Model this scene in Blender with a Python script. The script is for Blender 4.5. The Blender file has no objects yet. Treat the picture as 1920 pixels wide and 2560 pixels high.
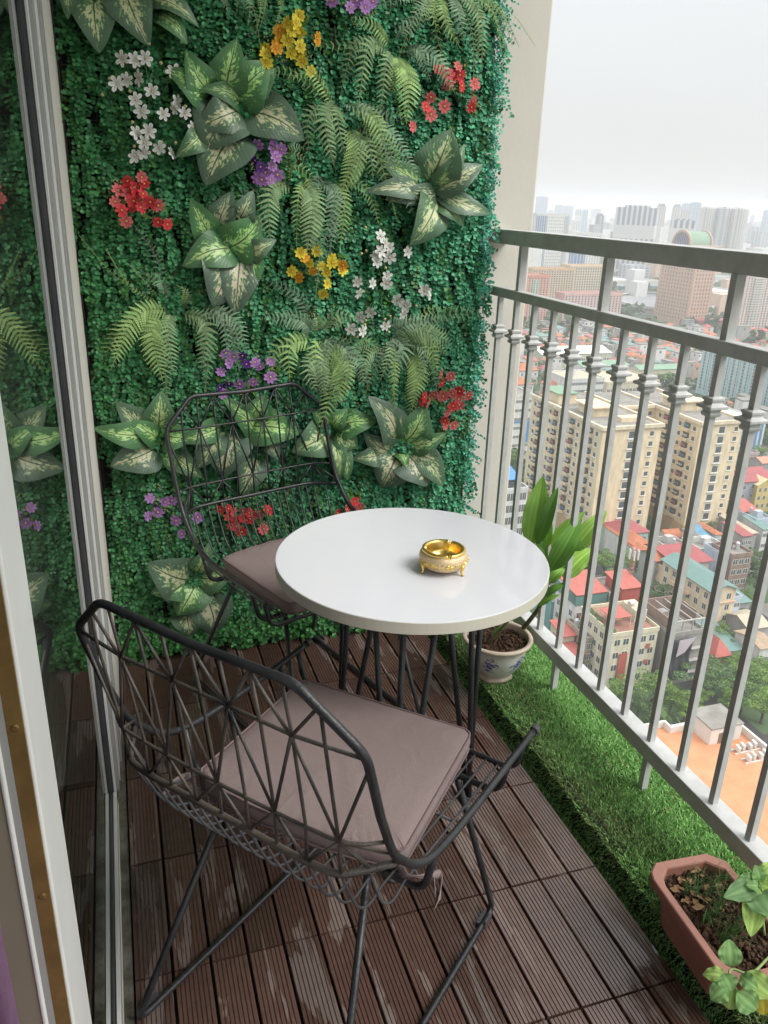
import bpy, bmesh, math, random
import numpy as np
from mathutils import Vector, Matrix
R = math.radians
random.seed(7); rng = np.random.default_rng(7)
S = bpy.context.scene
COL = S.collection
# ---------------------------------------------------------------- camera
CAM = np.array([-.95438577, -1.49209541, 1.42172963])
YAW, PIT, ROL, FPX = .327535150, .371071384, .0331317776, 1994.71978
def cam_axes():
    cy, sy, cp, sp = math.cos(YAW), math.sin(YAW), math.cos(PIT), math.sin(PIT)
    f = np.array([sy*cp, cy*cp, -sp]); r = np.array([cy, -sy, 0.]); u = np.cross(r, f)
    c, s = math.cos(ROL), math.sin(ROL)
    return c*r+s*u, -s*r+c*u, f
CR, CU, CF = cam_axes()
cd = bpy.data.cameras.new('camera'); cam = bpy.data.objects.new('camera', cd); COL.objects.link(cam)
cam.matrix_world = Matrix(((CR[0], CU[0], -CF[0], CAM[0]), (CR[1], CU[1], -CF[1], CAM[1]), (CR[2], CU[2], -CF[2], CAM[2]), (0, 0, 0, 1)))
cd.sensor_fit = 'HORIZONTAL'; cd.sensor_width = 36; cd.lens = FPX/1920*36; cd.clip_start = .02; cd.clip_end = 30000
S.camera = cam
# ---------------------------------------------------------------- sky, sun, exposure
SUN_EL, SUN_AZ = 46, 127          # azimuth clockwise from +Y
w = bpy.data.worlds.new('World'); S.world = w; w.use_nodes = True
nt = w.node_tree; nt.nodes.clear()
sky = nt.nodes.new('ShaderNodeTexSky'); sky.sky_type = 'NISHITA'; sky.sun_disc = False
sky.sun_elevation = R(SUN_EL); sky.sun_rotation = R(SUN_AZ); sky.air_density = 1.0; sky.dust_density = 6; sky.ozone_density = 1
# overcast: a pale cloud deck over most of the Nishita sky
tc = nt.nodes.new('ShaderNodeTexCoord'); cn = nt.nodes.new('ShaderNodeTexNoise'); cn.inputs['Scale'].default_value = 1.6; cn.inputs['Detail'].default_value = 4
mp = nt.nodes.new('ShaderNodeMapping'); mp.inputs['Scale'].default_value = (1, 1, 3.2)
nt.links.new(tc.outputs['Generated'], mp.inputs[0]); nt.links.new(mp.outputs[0], cn.inputs['Vector'])
cr = nt.nodes.new('ShaderNodeValToRGB'); ce = cr.color_ramp.elements      # overcast: dim near the horizon, bright overhead
ce[0].position = .0; ce[0].color = (5.05, 5.02, 4.88, 1); ce[1].position = 1; ce[1].color = (17.5, 17.6, 17.7, 1)
for p_, c_ in ((.03, (5.2, 5.2, 5.1)), (.12, (5.45, 5.52, 5.52)), (.26, (5.95, 6.1, 6.2)), (.45, (8.5, 8.7, 8.9))): q_ = ce.new(p_); q_.color = (*c_, 1)
sx = nt.nodes.new('ShaderNodeSeparateXYZ'); nt.links.new(tc.outputs['Generated'], sx.inputs[0])
ad = nt.nodes.new('ShaderNodeMath'); ad.operation = 'MULTIPLY_ADD'; ad.inputs[1].default_value = .22; nt.links.new(cn.outputs['Fac'], ad.inputs[0]); nt.links.new(sx.outputs[2], ad.inputs[2])
sb = nt.nodes.new('ShaderNodeMath'); sb.operation = 'SUBTRACT'; sb.inputs[1].default_value = .11; nt.links.new(ad.outputs[0], sb.inputs[0]); nt.links.new(sb.outputs[0], cr.inputs[0])
mx = nt.nodes.new('ShaderNodeMix'); mx.data_type = 'RGBA'; mx.inputs['Factor'].default_value = .93
nt.links.new(sky.outputs[0], mx.inputs['A']); nt.links.new(cr.outputs[0], mx.inputs['B'])
bgn = nt.nodes.new('ShaderNodeBackground'); bgn.inputs['Strength'].default_value = .085
wo = nt.nodes.new('ShaderNodeOutputWorld'); nt.links.new(mx.outputs['Result'], bgn.inputs[0]); nt.links.new(bgn.outputs[0], wo.inputs[0])
sd = bpy.data.lights.new('sun', 'SUN'); sd.energy = 1.5; sd.angle = R(30); sd.color = (1, .97, .92)
sun = bpy.data.objects.new('sun', sd); COL.objects.link(sun)
sdir = Vector((math.sin(R(SUN_AZ))*math.cos(R(SUN_EL)), math.cos(R(SUN_AZ))*math.cos(R(SUN_EL)), math.sin(R(SUN_EL))))
sun.rotation_euler = sdir.to_track_quat('Z', 'Y').to_euler(); sun.location = sdir*50
S.view_settings.view_transform = 'Standard'; S.view_settings.look = 'None'; S.view_settings.exposure = .88; S.view_settings.gamma = 1
S.render.engine = 'CYCLES'
S.cycles.max_bounces = 8; S.cycles.transparent_max_bounces = 16; S.cycles.volume_bounces = 1
S.cycles.caustics_reflective = False; S.cycles.caustics_refractive = False

# ---------------------------------------------------------------- helpers
def ray(px, py): return CF+(px-960)/FPX*CR-(py-1280)/FPX*CU
def atp(px, py, ax, val):            # point of the photograph on an axis-aligned plane
    d = ray(px, py); return CAM+(val-CAM[ax])/d[ax]*d
def tagp(o, label=None, cat=None, group=None, kind=None):
    if label: o['label'] = label
    if cat: o['category'] = cat
    if group: o['group'] = group
    if kind: o['kind'] = kind
    return o
def empty(name, loc, label=None, cat=None, group=None, rz=0):
    o = bpy.data.objects.new(name, None); COL.objects.link(o); o.location = loc; o.rotation_euler = (0, 0, rz); o.empty_display_size = .05
    return tagp(o, label, cat, group)
def copy_tree(o, parent=None, **kw):
    c = o.copy(); COL.objects.link(c); c.parent = parent
    for ch in o.children: copy_tree(ch, c)
    return c
class MB:
    def __init__(s): s.v = []; s.f = []; s.m = []
    def add(s, v, f, m=0):
        n = len(s.v); s.v += [tuple(map(float, q)) for q in v]; s.f += [tuple(i+n for i in q) for q in f]; s.m += [m]*len(f)
    def box(s, x0, x1, y0, y1, z0, z1, m=0):
        s.add([(x0,y0,z0),(x1,y0,z0),(x1,y1,z0),(x0,y1,z0),(x0,y0,z1),(x1,y0,z1),(x1,y1,z1),(x0,y1,z1)],
              [(0,3,2,1),(4,5,6,7),(0,1,5,4),(1,2,6,5),(2,3,7,6),(3,0,4,7)], m)
    def tube(s, pts, r, n=8, m=0, closed=False):
        P = np.array(pts, float); K = len(P); rr = np.full(K, r) if np.isscalar(r) else np.array(r)
        T = np.gradient(P, axis=0) if not closed else np.roll(P, -1, 0)-np.roll(P, 1, 0)
        T /= np.linalg.norm(T, axis=1)[:, None]+1e-12
        a = np.array([0, 0, 1.]) if abs(T[0][2]) < .9 else np.array([1., 0, 0])
        N = np.cross(T[0], a); N /= np.linalg.norm(N); V = []
        for k in range(K):
            N = N-T[k]*(N@T[k]); N /= np.linalg.norm(N); B = np.cross(T[k], N)
            for j in range(n):
                t = 2*math.pi*j/n; V.append(P[k]+rr[k]*(math.cos(t)*N+math.sin(t)*B))
        F = []
        for k in range(K if closed else K-1):
            for j in range(n):
                a0 = k*n+j; a1 = k*n+(j+1) % n; k2 = (k+1) % K; F.append((a0, a1, k2*n+(j+1) % n, k2*n+j))
        if not closed: F += [tuple(range(n))[::-1], tuple((K-1)*n+j for j in range(n))]
        s.add(V, F, m)
    def lathe(s, prof, n=48, c=(0, 0, 0), m=0, wob=None):
        V = []; K = len(prof)
        for k, (r, z) in enumerate(prof):
            for j in range(n):
                t = 2*math.pi*j/n; q = r*(1+(wob(t, k) if wob else 0)); V.append((c[0]+q*math.cos(t), c[1]+q*math.sin(t), c[2]+z))
        s.add(V, [(k*n+j, k*n+(j+1) % n, (k+1)*n+(j+1) % n, (k+1)*n+j) for k in range(K-1) for j in range(n)], m)
    def grid(s, G, m=0):
        a, b = len(G), len(G[0])
        s.add([q for r in G for q in r], [(i*b+j, i*b+j+1, (i+1)*b+j+1, (i+1)*b+j) for i in range(a-1) for j in range(b-1)], m)
    def build(s, name, mats, parent=None, smooth=False, bevel=0, sub=0, auto=None):
        me = bpy.data.meshes.new(name); me.from_pydata(s.v, [], s.f)
        for mm in (mats if isinstance(mats, (list, tuple)) else [mats]): me.materials.append(mm)
        if len(me.materials) > 1: me.polygons.foreach_set('material_index', s.m)
        if smooth: me.polygons.foreach_set('use_smooth', [True]*len(me.polygons))
        me.validate(); me.update()
        o = bpy.data.objects.new(name, me); COL.objects.link(o); o.parent = parent
        if bevel:
            b = o.modifiers.new('bevel', 'BEVEL'); b.width = bevel; b.segments = 2; b.limit_method = 'ANGLE'; b.angle_limit = R(40)
        if sub:
            q = o.modifiers.new('sub', 'SUBSURF'); q.levels = sub; q.render_levels = sub
        return o
def npmesh(name, V, F, mat, parent=None, col=None, uv=None, smooth=False):
    V = np.asarray(V, np.float32); F = np.asarray(F, np.int32); k = F.shape[1]
    me = bpy.data.meshes.new(name); me.vertices.add(len(V)); me.vertices.foreach_set('co', V.ravel())
    me.loops.add(F.size); me.loops.foreach_set('vertex_index', F.ravel())
    me.polygons.add(len(F)); me.polygons.foreach_set('loop_start', np.arange(0, F.size, k, dtype=np.int32))
    me.polygons.foreach_set('loop_total', np.full(len(F), k, np.int32))
    if smooth: me.polygons.foreach_set('use_smooth', np.ones(len(F), bool))
    me.update(calc_edges=True)
    if col is not None:
        a = me.color_attributes.new('tint', 'FLOAT_COLOR', 'POINT'); c = np.ones((len(V), 4), np.float32); c[:, :3] = col; a.data.foreach_set('color', c.ravel())
    if uv is not None:
        u = me.uv_layers.new(name='UVMap'); u.data.foreach_set('uv', np.asarray(uv, np.float32)[F.ravel()].ravel())
    me.materials.append(mat)
    o = bpy.data.objects.new(name, me); COL.objects.link(o); o.parent = parent
    return o
def smooth_path(P, n=6):             # Catmull-Rom
    P = [np.array(q, float) for q in P]; Q = [2*P[0]-P[1]]+P+[2*P[-1]-P[-2]]; out = []
    for i in range(1, len(Q)-2):
        for k in range(n):
            t = k/n; a, b, c, d = Q[i-1:i+3]
            out.append(.5*((2*b)+(c-a)*t+(2*a-5*b+4*c-d)*t*t+(3*b-a-3*c+d)*t**3))
    return out+[P[-1]]
def fillet(P, r, n=5):
    P = [np.array(q, float) for q in P]; out = [P[0]]
    for i in range(1, len(P)-1):
        a = P[i-1]-P[i]; b = P[i+1]-P[i]; la, lb = np.linalg.norm(a), np.linalg.norm(b); q = min(r, la*.48, lb*.48)
        s, e = P[i]+a/la*q, P[i]+b/lb*q
        for k in range(n+1):
            t = k/n; out.append((1-t)**2*s+2*t*(1-t)*P[i]+t*t*e)
    return out+[P[-1]]

# ---------------------------------------------------------------- materials
def newmat(name):
    m = bpy.data.materials.new(name); m.use_nodes = True; n = m.node_tree; return m, n, n.nodes['Principled BSDF']
def mat(name, c, rough=.6, metal=0, var=0, scale=8, c2=None, bump=0, bscale=None, spec=None, coat=0, stretch=None, rvar=0, b2=None):
    m, n, b = newmat(name); L = n.links
    b.inputs['Base Color'].default_value = (*c, 1); b.inputs['Roughness'].default_value = rough; b.inputs['Metallic'].default_value = metal
    if spec is not None: b.inputs['Specular IOR Level'].default_value = spec
    if coat: b.inputs['Coat Weight'].default_value = coat; b.inputs['Coat Roughness'].default_value = .05
    t = n.nodes.new('ShaderNodeTexCoord'); src = t.outputs['Object']
    if stretch:
        q = n.nodes.new('ShaderNodeMapping'); q.inputs['Scale'].default_value = stretch; L.new(src, q.inputs[0]); src = q.outputs[0]
    if var or c2:
        x = n.nodes.new('ShaderNodeTexNoise'); x.inputs['Scale'].default_value = scale; x.inputs['Detail'].default_value = 6; x.inputs['Roughness'].default_value = .65; L.new(src, x.inputs[0])
        r = n.nodes.new('ShaderNodeValToRGB'); r.color_ramp.elements[0].position = .35; r.color_ramp.elements[1].position = .65
        d = c2 or tuple(q*(1-var) for q in c)
        r.color_ramp.elements[0].color = (*d, 1); r.color_ramp.elements[1].color = (*c, 1)
        L.new(x.outputs['Fac'], r.inputs[0]); L.new(r.outputs[0], b.inputs['Base Color'])
        if rvar:
            g = n.nodes.new('ShaderNodeMapRange'); g.inputs['To Min'].default_value = rough+rvar; g.inputs['To Max'].default_value = rough-rvar; L.new(x.outputs['Fac'], g.inputs[0]); L.new(g.outputs[0], b.inputs['Roughness'])
    if bump:
        x2 = n.nodes.new('ShaderNodeTexNoise'); x2.inputs['Scale'].default_value = bscale or scale*6; x2.inputs['Detail'].default_value = 4; L.new(src, x2.inputs[0])
        p = n.nodes.new('ShaderNodeBump'); p.inputs['Strength'].default_value = bump; p.inputs['Distance'].default_value = .02; L.new(x2.outputs['Fac'], p.inputs['Height']); L.new(p.outputs[0], b.inputs['Normal'])
        if b2:
            x3 = n.nodes.new('ShaderNodeTexNoise'); x3.inputs['Scale'].default_value = b2[0]; x3.inputs['Detail'].default_value = 3; x3.inputs['Distortion'].default_value = 1.2; L.new(t.outputs['Object'], x3.inputs[0])
            p3 = n.nodes.new('ShaderNodeBump'); p3.inputs['Strength'].default_value = b2[1]; p3.inputs['Distance'].default_value = .01; L.new(x3.outputs['Fac'], p3.inputs['Height']); L.new(p.outputs[0], p3.inputs['Normal']); L.new(p3.outputs[0], b.inputs['Normal'])
    return m
def tintmat(name, rough=.5, trans=0, spec=.5):      # base colour from the leaf's own tint attribute
    m, n, b = newmat(name); a = n.nodes.new('ShaderNodeVertexColor'); a.layer_name = 'tint'
    n.links.new(a.outputs[0], b.inputs['Base Color']); b.inputs['Roughness'].default_value = rough; b.inputs['Specular IOR Level'].default_value = spec
    if trans:
        t = n.nodes.new('ShaderNodeBsdfTranslucent'); n.links.new(a.outputs[0], t.inputs[0]); x = n.nodes.new('ShaderNodeMixShader'); x.inputs[0].default_value = trans
        n.links.new(b.outputs[0], x.inputs[1]); n.links.new(t.outputs[0], x.inputs[2]); n.links.new(x.outputs[0], n.nodes['Material Output'].inputs[0])
    return m
M = {}
M['beige'] = mat('painted_plaster', (.66,.63,.565), .85, var=.05, scale=3, bump=.03, bscale=60)
M['rail'] = mat('grey_rail_paint', (.58,.59,.585), .4, c2=(.47,.475,.46), scale=14, bump=.06, bscale=90, rvar=.1)
M['white_frame'] = mat('white_aluminium', (.74,.75,.73), .4, var=.06, scale=9)
M['gray_frame'] = mat('grey_aluminium', (.32,.32,.31), .5, var=.12, scale=6)
M['rubber'] = mat('black_rubber', (.075,.075,.08), .6, var=.3, scale=14)
M['brass'] = mat('aged_brass_plate', (.27,.165,.055), .45, metal=.5, var=.4, scale=14)
M['olive'] = mat('olive_frame_paint', (.20,.17,.125), .6, var=.12, scale=4)
M['concrete'] = mat('grimy_concrete', (.22,.215,.18), .9, c2=(.09,.08,.055), scale=18, bump=.4)
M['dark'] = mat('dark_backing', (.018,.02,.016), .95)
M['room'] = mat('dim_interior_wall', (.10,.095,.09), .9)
M['mauve'] = mat('mauve_cloth', (.50,.25,.44), .95, var=.15, scale=20, bump=.15, bscale=220)
M['black_steel'] = mat('black_painted_steel', (.013,.014,.017), .36, c2=(.032,.033,.036), scale=16, bump=.12, bscale=220)
M['wire_steel'] = mat('weathered_wire_steel', (.020,.020,.023), .42, c2=(.12,.10,.08), scale=9, bump=.2, bscale=260)
M['table_white'] = mat('white_laminate', (.82,.835,.885), .17, var=.02, scale=7, coat=.25, rvar=.09)
M['table_edge'] = mat('cream_edge_band', (.74,.71,.60), .4, var=.04, scale=12)
M['cushion'] = mat('taupe_fabric', (.275,.212,.205), .9, var=.07, scale=6, bump=.3, bscale=800, b2=(14,.35))
M['piping'] = mat('taupe_piping', (.20,.14,.138), .85)
M['gold'] = mat('polished_gold', (.92,.66,.20), .28, metal=1, bump=.02, bscale=40)
M['ash_body'] = mat('cream_enamel', (.82,.62,.36), .32, metal=.3, var=.12, scale=120, bump=.25, bscale=500, coat=.4)
M['soil'] = mat('brown_soil', (.13,.072,.042), .95, c2=(.055,.03,.018), scale=35, bump=1, bscale=70)
M['pot'] = mat('white_ceramic', (.70,.71,.68), .38, c2=(.54,.51,.44), scale=9, coat=.15, bump=.05, bscale=40)
M['pot_rim'] = mat('cream_stained_rim', (.58,.48,.38), .5, var=.2, scale=14)
M['blue_paint'] = mat('cobalt_glaze', (.07,.10,.34), .4, var=.3, scale=90)
M['planter'] = mat('brown_plastic', (.42,.20,.15), .5, var=.14, scale=16, bump=.05, bscale=60)
M['cane'] = mat('mottled_cane', (.20,.22,.10), .6, c2=(.10,.07,.04), scale=60)
M['leaf_green'] = tintmat('foliage_tint', .42, .18)
M['fern'] = tintmat('fern_tint', .7, .15, .2)
M['mat_leaf'] = tintmat('ivy_tint', .45, .1, .4)
M['grass'] = tintmat('turf_tint', .45, .15, .35)
M['petal'] = tintmat('petal_tint', .6, .15, .2)
M['tree'] = tintmat('tree_tint', .7, .1, .2)
# variegated leaf: cream feathering along the midrib, in leaf coordinates
def variegated():
    m, n, b = newmat('variegated_leaf'); L = n.links
    uv = n.nodes.new('ShaderNodeUVMap'); sp = n.nodes.new('ShaderNodeSeparateXYZ'); L.new(uv.outputs[0], sp.inputs[0])
    def ma(op, a, b2=None, c=None):
        q = n.nodes.new('ShaderNodeMath'); q.operation = op
        for i, x in enumerate((a, b2, c)):
            if x is None: continue
            if isinstance(x, (int, float)): q.inputs[i].default_value = x
            else: L.new(x, q.inputs[i])
        return q.outputs[0]
    U, Vv = sp.outputs[0], sp.outputs[1]           # U: -1..1 across (plus leaf offset in Z via attribute), V: 0..1 along
    au = ma('ABSOLUTE', U)
    vein = ma('SUBTRACT', Vv, ma('MULTIPLY', au, .32))    # side veins run forward from the midrib
    cmb = n.nodes.new('ShaderNodeCombineXYZ'); L.new(ma('MULTIPLY', U, 5.5), cmb.inputs[0]); L.new(ma('MULTIPLY', vein, 15), cmb.inputs[1])
    at_ = n.nodes.new('ShaderNodeVertexColor'); at_.layer_name = 'tint'; s2 = n.nodes.new('ShaderNodeSeparateColor'); L.new(at_.outputs[0], s2.inputs[0])
    L.new(ma('MULTIPLY', s2.outputs[2], 50), cmb.inputs[2])
    nz = n.nodes.new('ShaderNodeTexNoise'); nz.inputs['Scale'].default_value = 1; nz.inputs['Detail'].default_value = 5; nz.inputs['Roughness'].default_value = .7; L.new(cmb.outputs[0], nz.inputs['Vector'])
    env = ma('MULTIPLY', ma('POWER', ma('SINE', ma('MULTIPLY', Vv, 3.14159)), .6), .78)     # patch narrows at both ends
    k = ma('SUBTRACT', ma('ADD', ma('MULTIPLY', ma('SUBTRACT', nz.outputs['Fac'], .5), 3.6), env), ma('MULTIPLY', au, 1.25))
    r = n.nodes.new('ShaderNodeValToRGB'); e = r.color_ramp.elements
    e[0].position = .12; e[0].color = (.085,.150,.100, 1); e[1].position = .64; e[1].color = (.52,.54,.36, 1)
    q = e.new(.27); q.color = (.080,.175,.085, 1); q = e.new(.37); q.color = (.18,.33,.14, 1); q = e.new(.46); q.color = (.40,.47,.27, 1)
    L.new(k, r.inputs[0])
    # each leaf's own hue: fresh green to grey-green
    mxx = n.nodes.new('ShaderNodeMix'); mxx.data_type = 'RGBA'; mxx.blend_type = 'MULTIPLY'; mxx.inputs['Factor'].default_value = 1
    hu = n.nodes.new('ShaderNodeValToRGB'); hu.color_ramp.elements[0].color = (1.2,1.05,1.15, 1); hu.color_ramp.elements[1].color = (.95,1.4,.8, 1); L.new(s2.outputs[0], hu.inputs[0])
    L.new(r.outputs[0], mxx.inputs['A']); L.new(hu.outputs[0], mxx.inputs['B'])
    # dark midrib line
    rib = n.nodes.new('ShaderNodeMapRange'); rib.inputs['From Min'].default_value = .015; rib.inputs['From Max'].default_value = .05; L.new(au, rib.inputs[0])
    m3 = n.nodes.new('ShaderNodeMix'); m3.data_type = 'RGBA'; m3.inputs['A'].default_value = (.05,.10,.04, 1); L.new(rib.outputs[0], m3.inputs['Factor']); L.new(mxx.outputs['Result'], m3.inputs['B'])
    L.new(m3.outputs['Result'], b.inputs['Base Color']); b.inputs['Roughness'].default_value = .42; b.inputs['Specular IOR Level'].default_value = .4
    w1 = n.nodes.new('ShaderNodeMath'); w1.operation = 'SINE'; L.new(ma('MULTIPLY', vein, 95), w1.inputs[0])
    bp = n.nodes.new('ShaderNodeBump'); bp.inputs['Strength'].default_value = .10; bp.inputs['Distance'].default_value = .002; L.new(w1.outputs[0], bp.inputs['Height']); L.new(bp.outputs[0], b.inputs['Normal'])
    return m
M['varieg'] = variegated()
# deck boards: dark wet composite with drier, paler patches of their own shape
def deckmat():
    m, n, b = newmat('composite_deck'); L = n.links
    t = n.nodes.new('ShaderNodeTexCoord'); q = n.nodes.new('ShaderNodeMapping'); q.inputs['Scale'].default_value = (21, 3.1, 1); q.inputs['Location'].default_value = (3.3, .7, 0); L.new(t.outputs['Object'], q.inputs[0])
    x = n.nodes.new('ShaderNodeTexNoise'); x.inputs['Scale'].default_value = 1; x.inputs['Detail'].default_value = 3.5; x.inputs['Roughness'].default_value = .6; x.inputs['Distortion'].default_value = .5; L.new(q.outputs[0], x.inputs[0])
    r = n.nodes.new('ShaderNodeValToRGB'); r.color_ramp.elements[0].position = .565; r.color_ramp.elements[1].position = .582; L.new(x.outputs['Fac'], r.inputs[0])
    f = n.nodes.new('ShaderNodeTexNoise'); f.inputs['Scale'].default_value = 40; f.inputs['Detail'].default_value = 5; L.new(t.outputs['Object'], f.inputs[0])
    wet = n.nodes.new('ShaderNodeValToRGB'); wet.color_ramp.elements[0].color = (.085,.046,.036, 1); wet.color_ramp.elements[1].color = (.140,.082,.066, 1); L.new(f.outputs['Fac'], wet.inputs[0])
    dry = n.nodes.new('ShaderNodeValToRGB'); dry.color_ramp.elements[0].color = (.135,.098,.083, 1); dry.color_ramp.elements[1].color = (.225,.17,.15, 1); L.new(f.outputs['Fac'], dry.inputs[0])
    mm = n.nodes.new('ShaderNodeMix'); mm.data_type = 'RGBA'; L.new(r.outputs[0], mm.inputs['Factor']); L.new(wet.outputs[0], mm.inputs['A']); L.new(dry.outputs[0], mm.inputs['B'])
    # every board has a tone of its own
    sx = n.nodes.new('ShaderNodeVectorMath'); sx.operation = 'MULTIPLY'; sx.inputs[1].default_value = (1/.0735, 1/.3, 0); L.new(t.outputs['Object'], sx.inputs[0])
    fl = n.nodes.new('ShaderNodeVectorMath'); fl.operation = 'FLOOR'; L.new(sx.outputs[0], fl.inputs[0]); wn = n.nodes.new('ShaderNodeTexWhiteNoise'); wn.noise_dimensions = '2D'; L.new(fl.outputs[0], wn.inputs['Vector'])
    mr = n.nodes.new('ShaderNodeMapRange'); mr.inputs['To Min'].default_value = .72; mr.inputs['To Max'].default_value = 1.25; L.new(wn.outputs['Value'], mr.inputs[0])
    ml = n.nodes.new('ShaderNodeVectorMath'); ml.operation = 'SCALE'; L.new(mm.outputs['Result'], ml.inputs[0]); L.new(mr.outputs[0], ml.inputs['Scale'])
    L.new(ml.outputs[0], b.inputs['Base Color'])
    rg = n.nodes.new('ShaderNodeMapRange'); b.inputs['Specular IOR Level'].default_value = .62; rg.inputs['To Min'].default_value = .17; rg.inputs['To Max'].default_value = .7; L.new(r.outputs[0], rg.inputs[0]); L.new(rg.outputs[0], b.inputs['Roughness'])
    bp = n.nodes.new('ShaderNodeBump'); bp.inputs['Strength'].default_value = .3; bp.inputs['Distance'].default_value = .003; L.new(f.outputs['Fac'], bp.inputs['Height']); L.new(bp.outputs[0], b.inputs['Normal'])
    return m
M['deck'] = deckmat()
def glassmat():
    m, n, b = newmat('window_glass'); L = n.links; n.nodes.remove(b)
    fr = n.nodes.new('ShaderNodeFresnel'); fr.inputs[0].default_value = 1.75
    g = n.nodes.new('ShaderNodeBsdfGlossy'); g.inputs['Roughness'].default_value = .004; g.inputs[0].default_value = (.95,.97,.96, 1)
    t = n.nodes.new('ShaderNodeBsdfTransparent'); t.inputs[0].default_value = (.55,.62,.6, 1)
    a = n.nodes.new('ShaderNodeMixShader'); L.new(fr.outputs[0], a.inputs[0]); L.new(t.outputs[0], a.inputs[1]); L.new(g.outputs[0], a.inputs[2])
    ge = n.nodes.new('ShaderNodeNewGeometry'); t2 = n.nodes.new('ShaderNodeBsdfTransparent'); c = n.nodes.new('ShaderNodeMixShader')
    L.new(ge.outputs['Backfacing'], c.inputs[0]); L.new(a.outputs[0], c.inputs[1]); L.new(t2.outputs[0], c.inputs[2]); L.new(c.outputs[0], n.nodes['Material Output'].inputs[0])
    return m
M['glass'] = glassmat()
# ================================================================ BALCONY STRUCTURE
def struct(name, mb, m, **k): return tagp(mb.build(name, m, **k), kind='structure')
b = MB(); b.box(-1.05, .36, -3.2, .98, -.22, -.026); struct('balcony_slab', b, M['concrete'])
b = MB(); b.box(.040, .36, -3.2, .984, -.026, .046); struct('balcony_ledge', b, M['concrete'])
# deck: interlocking composite tiles of four ribbed slats each
b = MB(); SW = .0735
def slat(x0, y0, y1, zt):
    gap = .0028; xa, xb = x0+gap, x0+SW-gap; n = 8; wd = (xb-xa)/n; pr = [(xa, zt-.02)]
    for i in range(n):
        a, c = xa+i*wd, xa+(i+1)*wd
        g = .00055 if i else 0; g2 = .00055 if i < n-1 else 0
        if i == 0: pr += [(a, zt-.0015), (a+.0015, zt)]
        else: pr += [(a+g, zt-.0035), (a+g+.0004, zt-.0004)]
        if i < n-1: pr += [(c-g2-.0004, zt-.0004), (c-g2, zt-.0035)]
        else: pr += [(c-.0015, zt), (c, zt-.0015)]
    pr += [(xb, zt-.02)]
    V = [(x, y0, z) for x, z in pr]+[(x, y1, z) for x, z in pr]; k = len(pr)
    b.add(V, [(i, i+1, k+i+1, k+i) for i in range(k-1)]+[tuple(range(k)), tuple(range(2*k-1, k-1, -1))])
for j in range(-4, 8):
    ya, yb = .0-.3*j+.0025, .3-.3*j-.0025
    yb = min(yb, .975)
    if ya > .97: continue
    for k in range(14):
        dz = .0006*rng.standard_normal()
        slat(-(k+1)*SW, ya, yb, dz)
struct('deck_floor', b, M['deck'])
b = MB(); b.box(-1.03, .0, -2.1, .975, -.0255, -.019); struct('deck_underlay', b, M['dark'])
b = MB(); b.box(-1.049, -1.0305, -3.2, .98, -.0258, -.006); struct('drain_strip', b, M['concrete'])
# walls
b = MB(); b.box(-1.35, .3675, .985, 1.22, -3, 3.3); tagp(b.build('end_wall', M['beige'], bevel=.006), 'beige plastered wall at the end of the balcony beyond the leafy panel', 'wall')
b = MB(); b.box(-1.30, -1.0385, .455, .984, -.2, 3.3); b.box(-1.30, -1.10, .36, .4549, -.2, 3.3); tagp(b.build('side_wall', M['beige'], bevel=.004), 'narrow strip of plastered wall between the door frame and the leafy panel', 'wall')
b = MB(); b.box(-1.30, -1.045, -2.6, .355, 2.35, 3.3); tagp(b.build('lintel_wall', M['beige']), 'plastered wall above the sliding glass door', 'wall')
b = MB(); b.box(-1.35, .38, -3.2, 1.22, 2.95, 3.10); tagp(b.build('balcony_ceiling', M['beige']), kind='structure')
# dim room behind the door
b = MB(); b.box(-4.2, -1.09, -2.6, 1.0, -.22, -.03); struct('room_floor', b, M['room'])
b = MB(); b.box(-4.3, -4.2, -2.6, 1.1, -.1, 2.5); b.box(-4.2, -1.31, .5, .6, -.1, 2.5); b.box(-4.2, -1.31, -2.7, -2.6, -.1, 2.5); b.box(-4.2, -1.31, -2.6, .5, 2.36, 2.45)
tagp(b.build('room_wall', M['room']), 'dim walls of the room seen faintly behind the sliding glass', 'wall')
# ---- sliding door: frame with floor track, mullion
t = empty('door_frame', (-1.065, .3, 0), 'white and grey aluminium door frame with a floor track on the left', 'door frame'); T0 = Vector((-1.065, .3, 0))
def lb(mb, name, m, par, off, **k):       # build with the thing's own origin
    o = mb.build(name, m, par, **k); o.location = -Vector(off); return o
b = MB(); b.box(-1.0585, -1.0530, .25, .30, 0, 2.35); b.box(-1.0805, -1.0586, .275, .36, 0, 2.35); lb(b, 'jamb', M['white_frame'], t, T0, bevel=.0008)
b = MB(); b.box(-1.0800, -1.0587, .2515, .2745, .004, 2.35); lb(b, 'seal_strip', M['rubber'], t, T0)
b = MB(); b.box(-1.0529, -1.0455, .268, .44, -.005, 2.35); b.box(-1.0437, -1.0380, .385, .4545, -.005, 2.35); lb(b, 'casing', M['gray_frame'], t, T0, bevel=.0008)
b = MB(); b.box(-1.0454, -1.0438, .31, .44, -.005, 2.35); lb(b, 'casing_lip', M['white_frame'], t, T0)
b = MB(); b.box(-1.0795, -1.0735, -2.6, .249, -.022, .006); b.box(-1.0608, -1.0525, -2.6, .249, -.022, .010); lb(b, 'floor_track', M['white_frame'], t, T0, bevel=.0008)
b = MB(); b.box(-1.0734, -1.0609, -2.6, .249, -.022, .002); lb(b, 'track_channel', M['gray_frame'], t, T0)
b = MB(); b.box(-1.085, -1.0505, -2.6, .25, 2.30, 2.349); lb(b, 'head_rail', M['white_frame'], t, T0)
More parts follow.
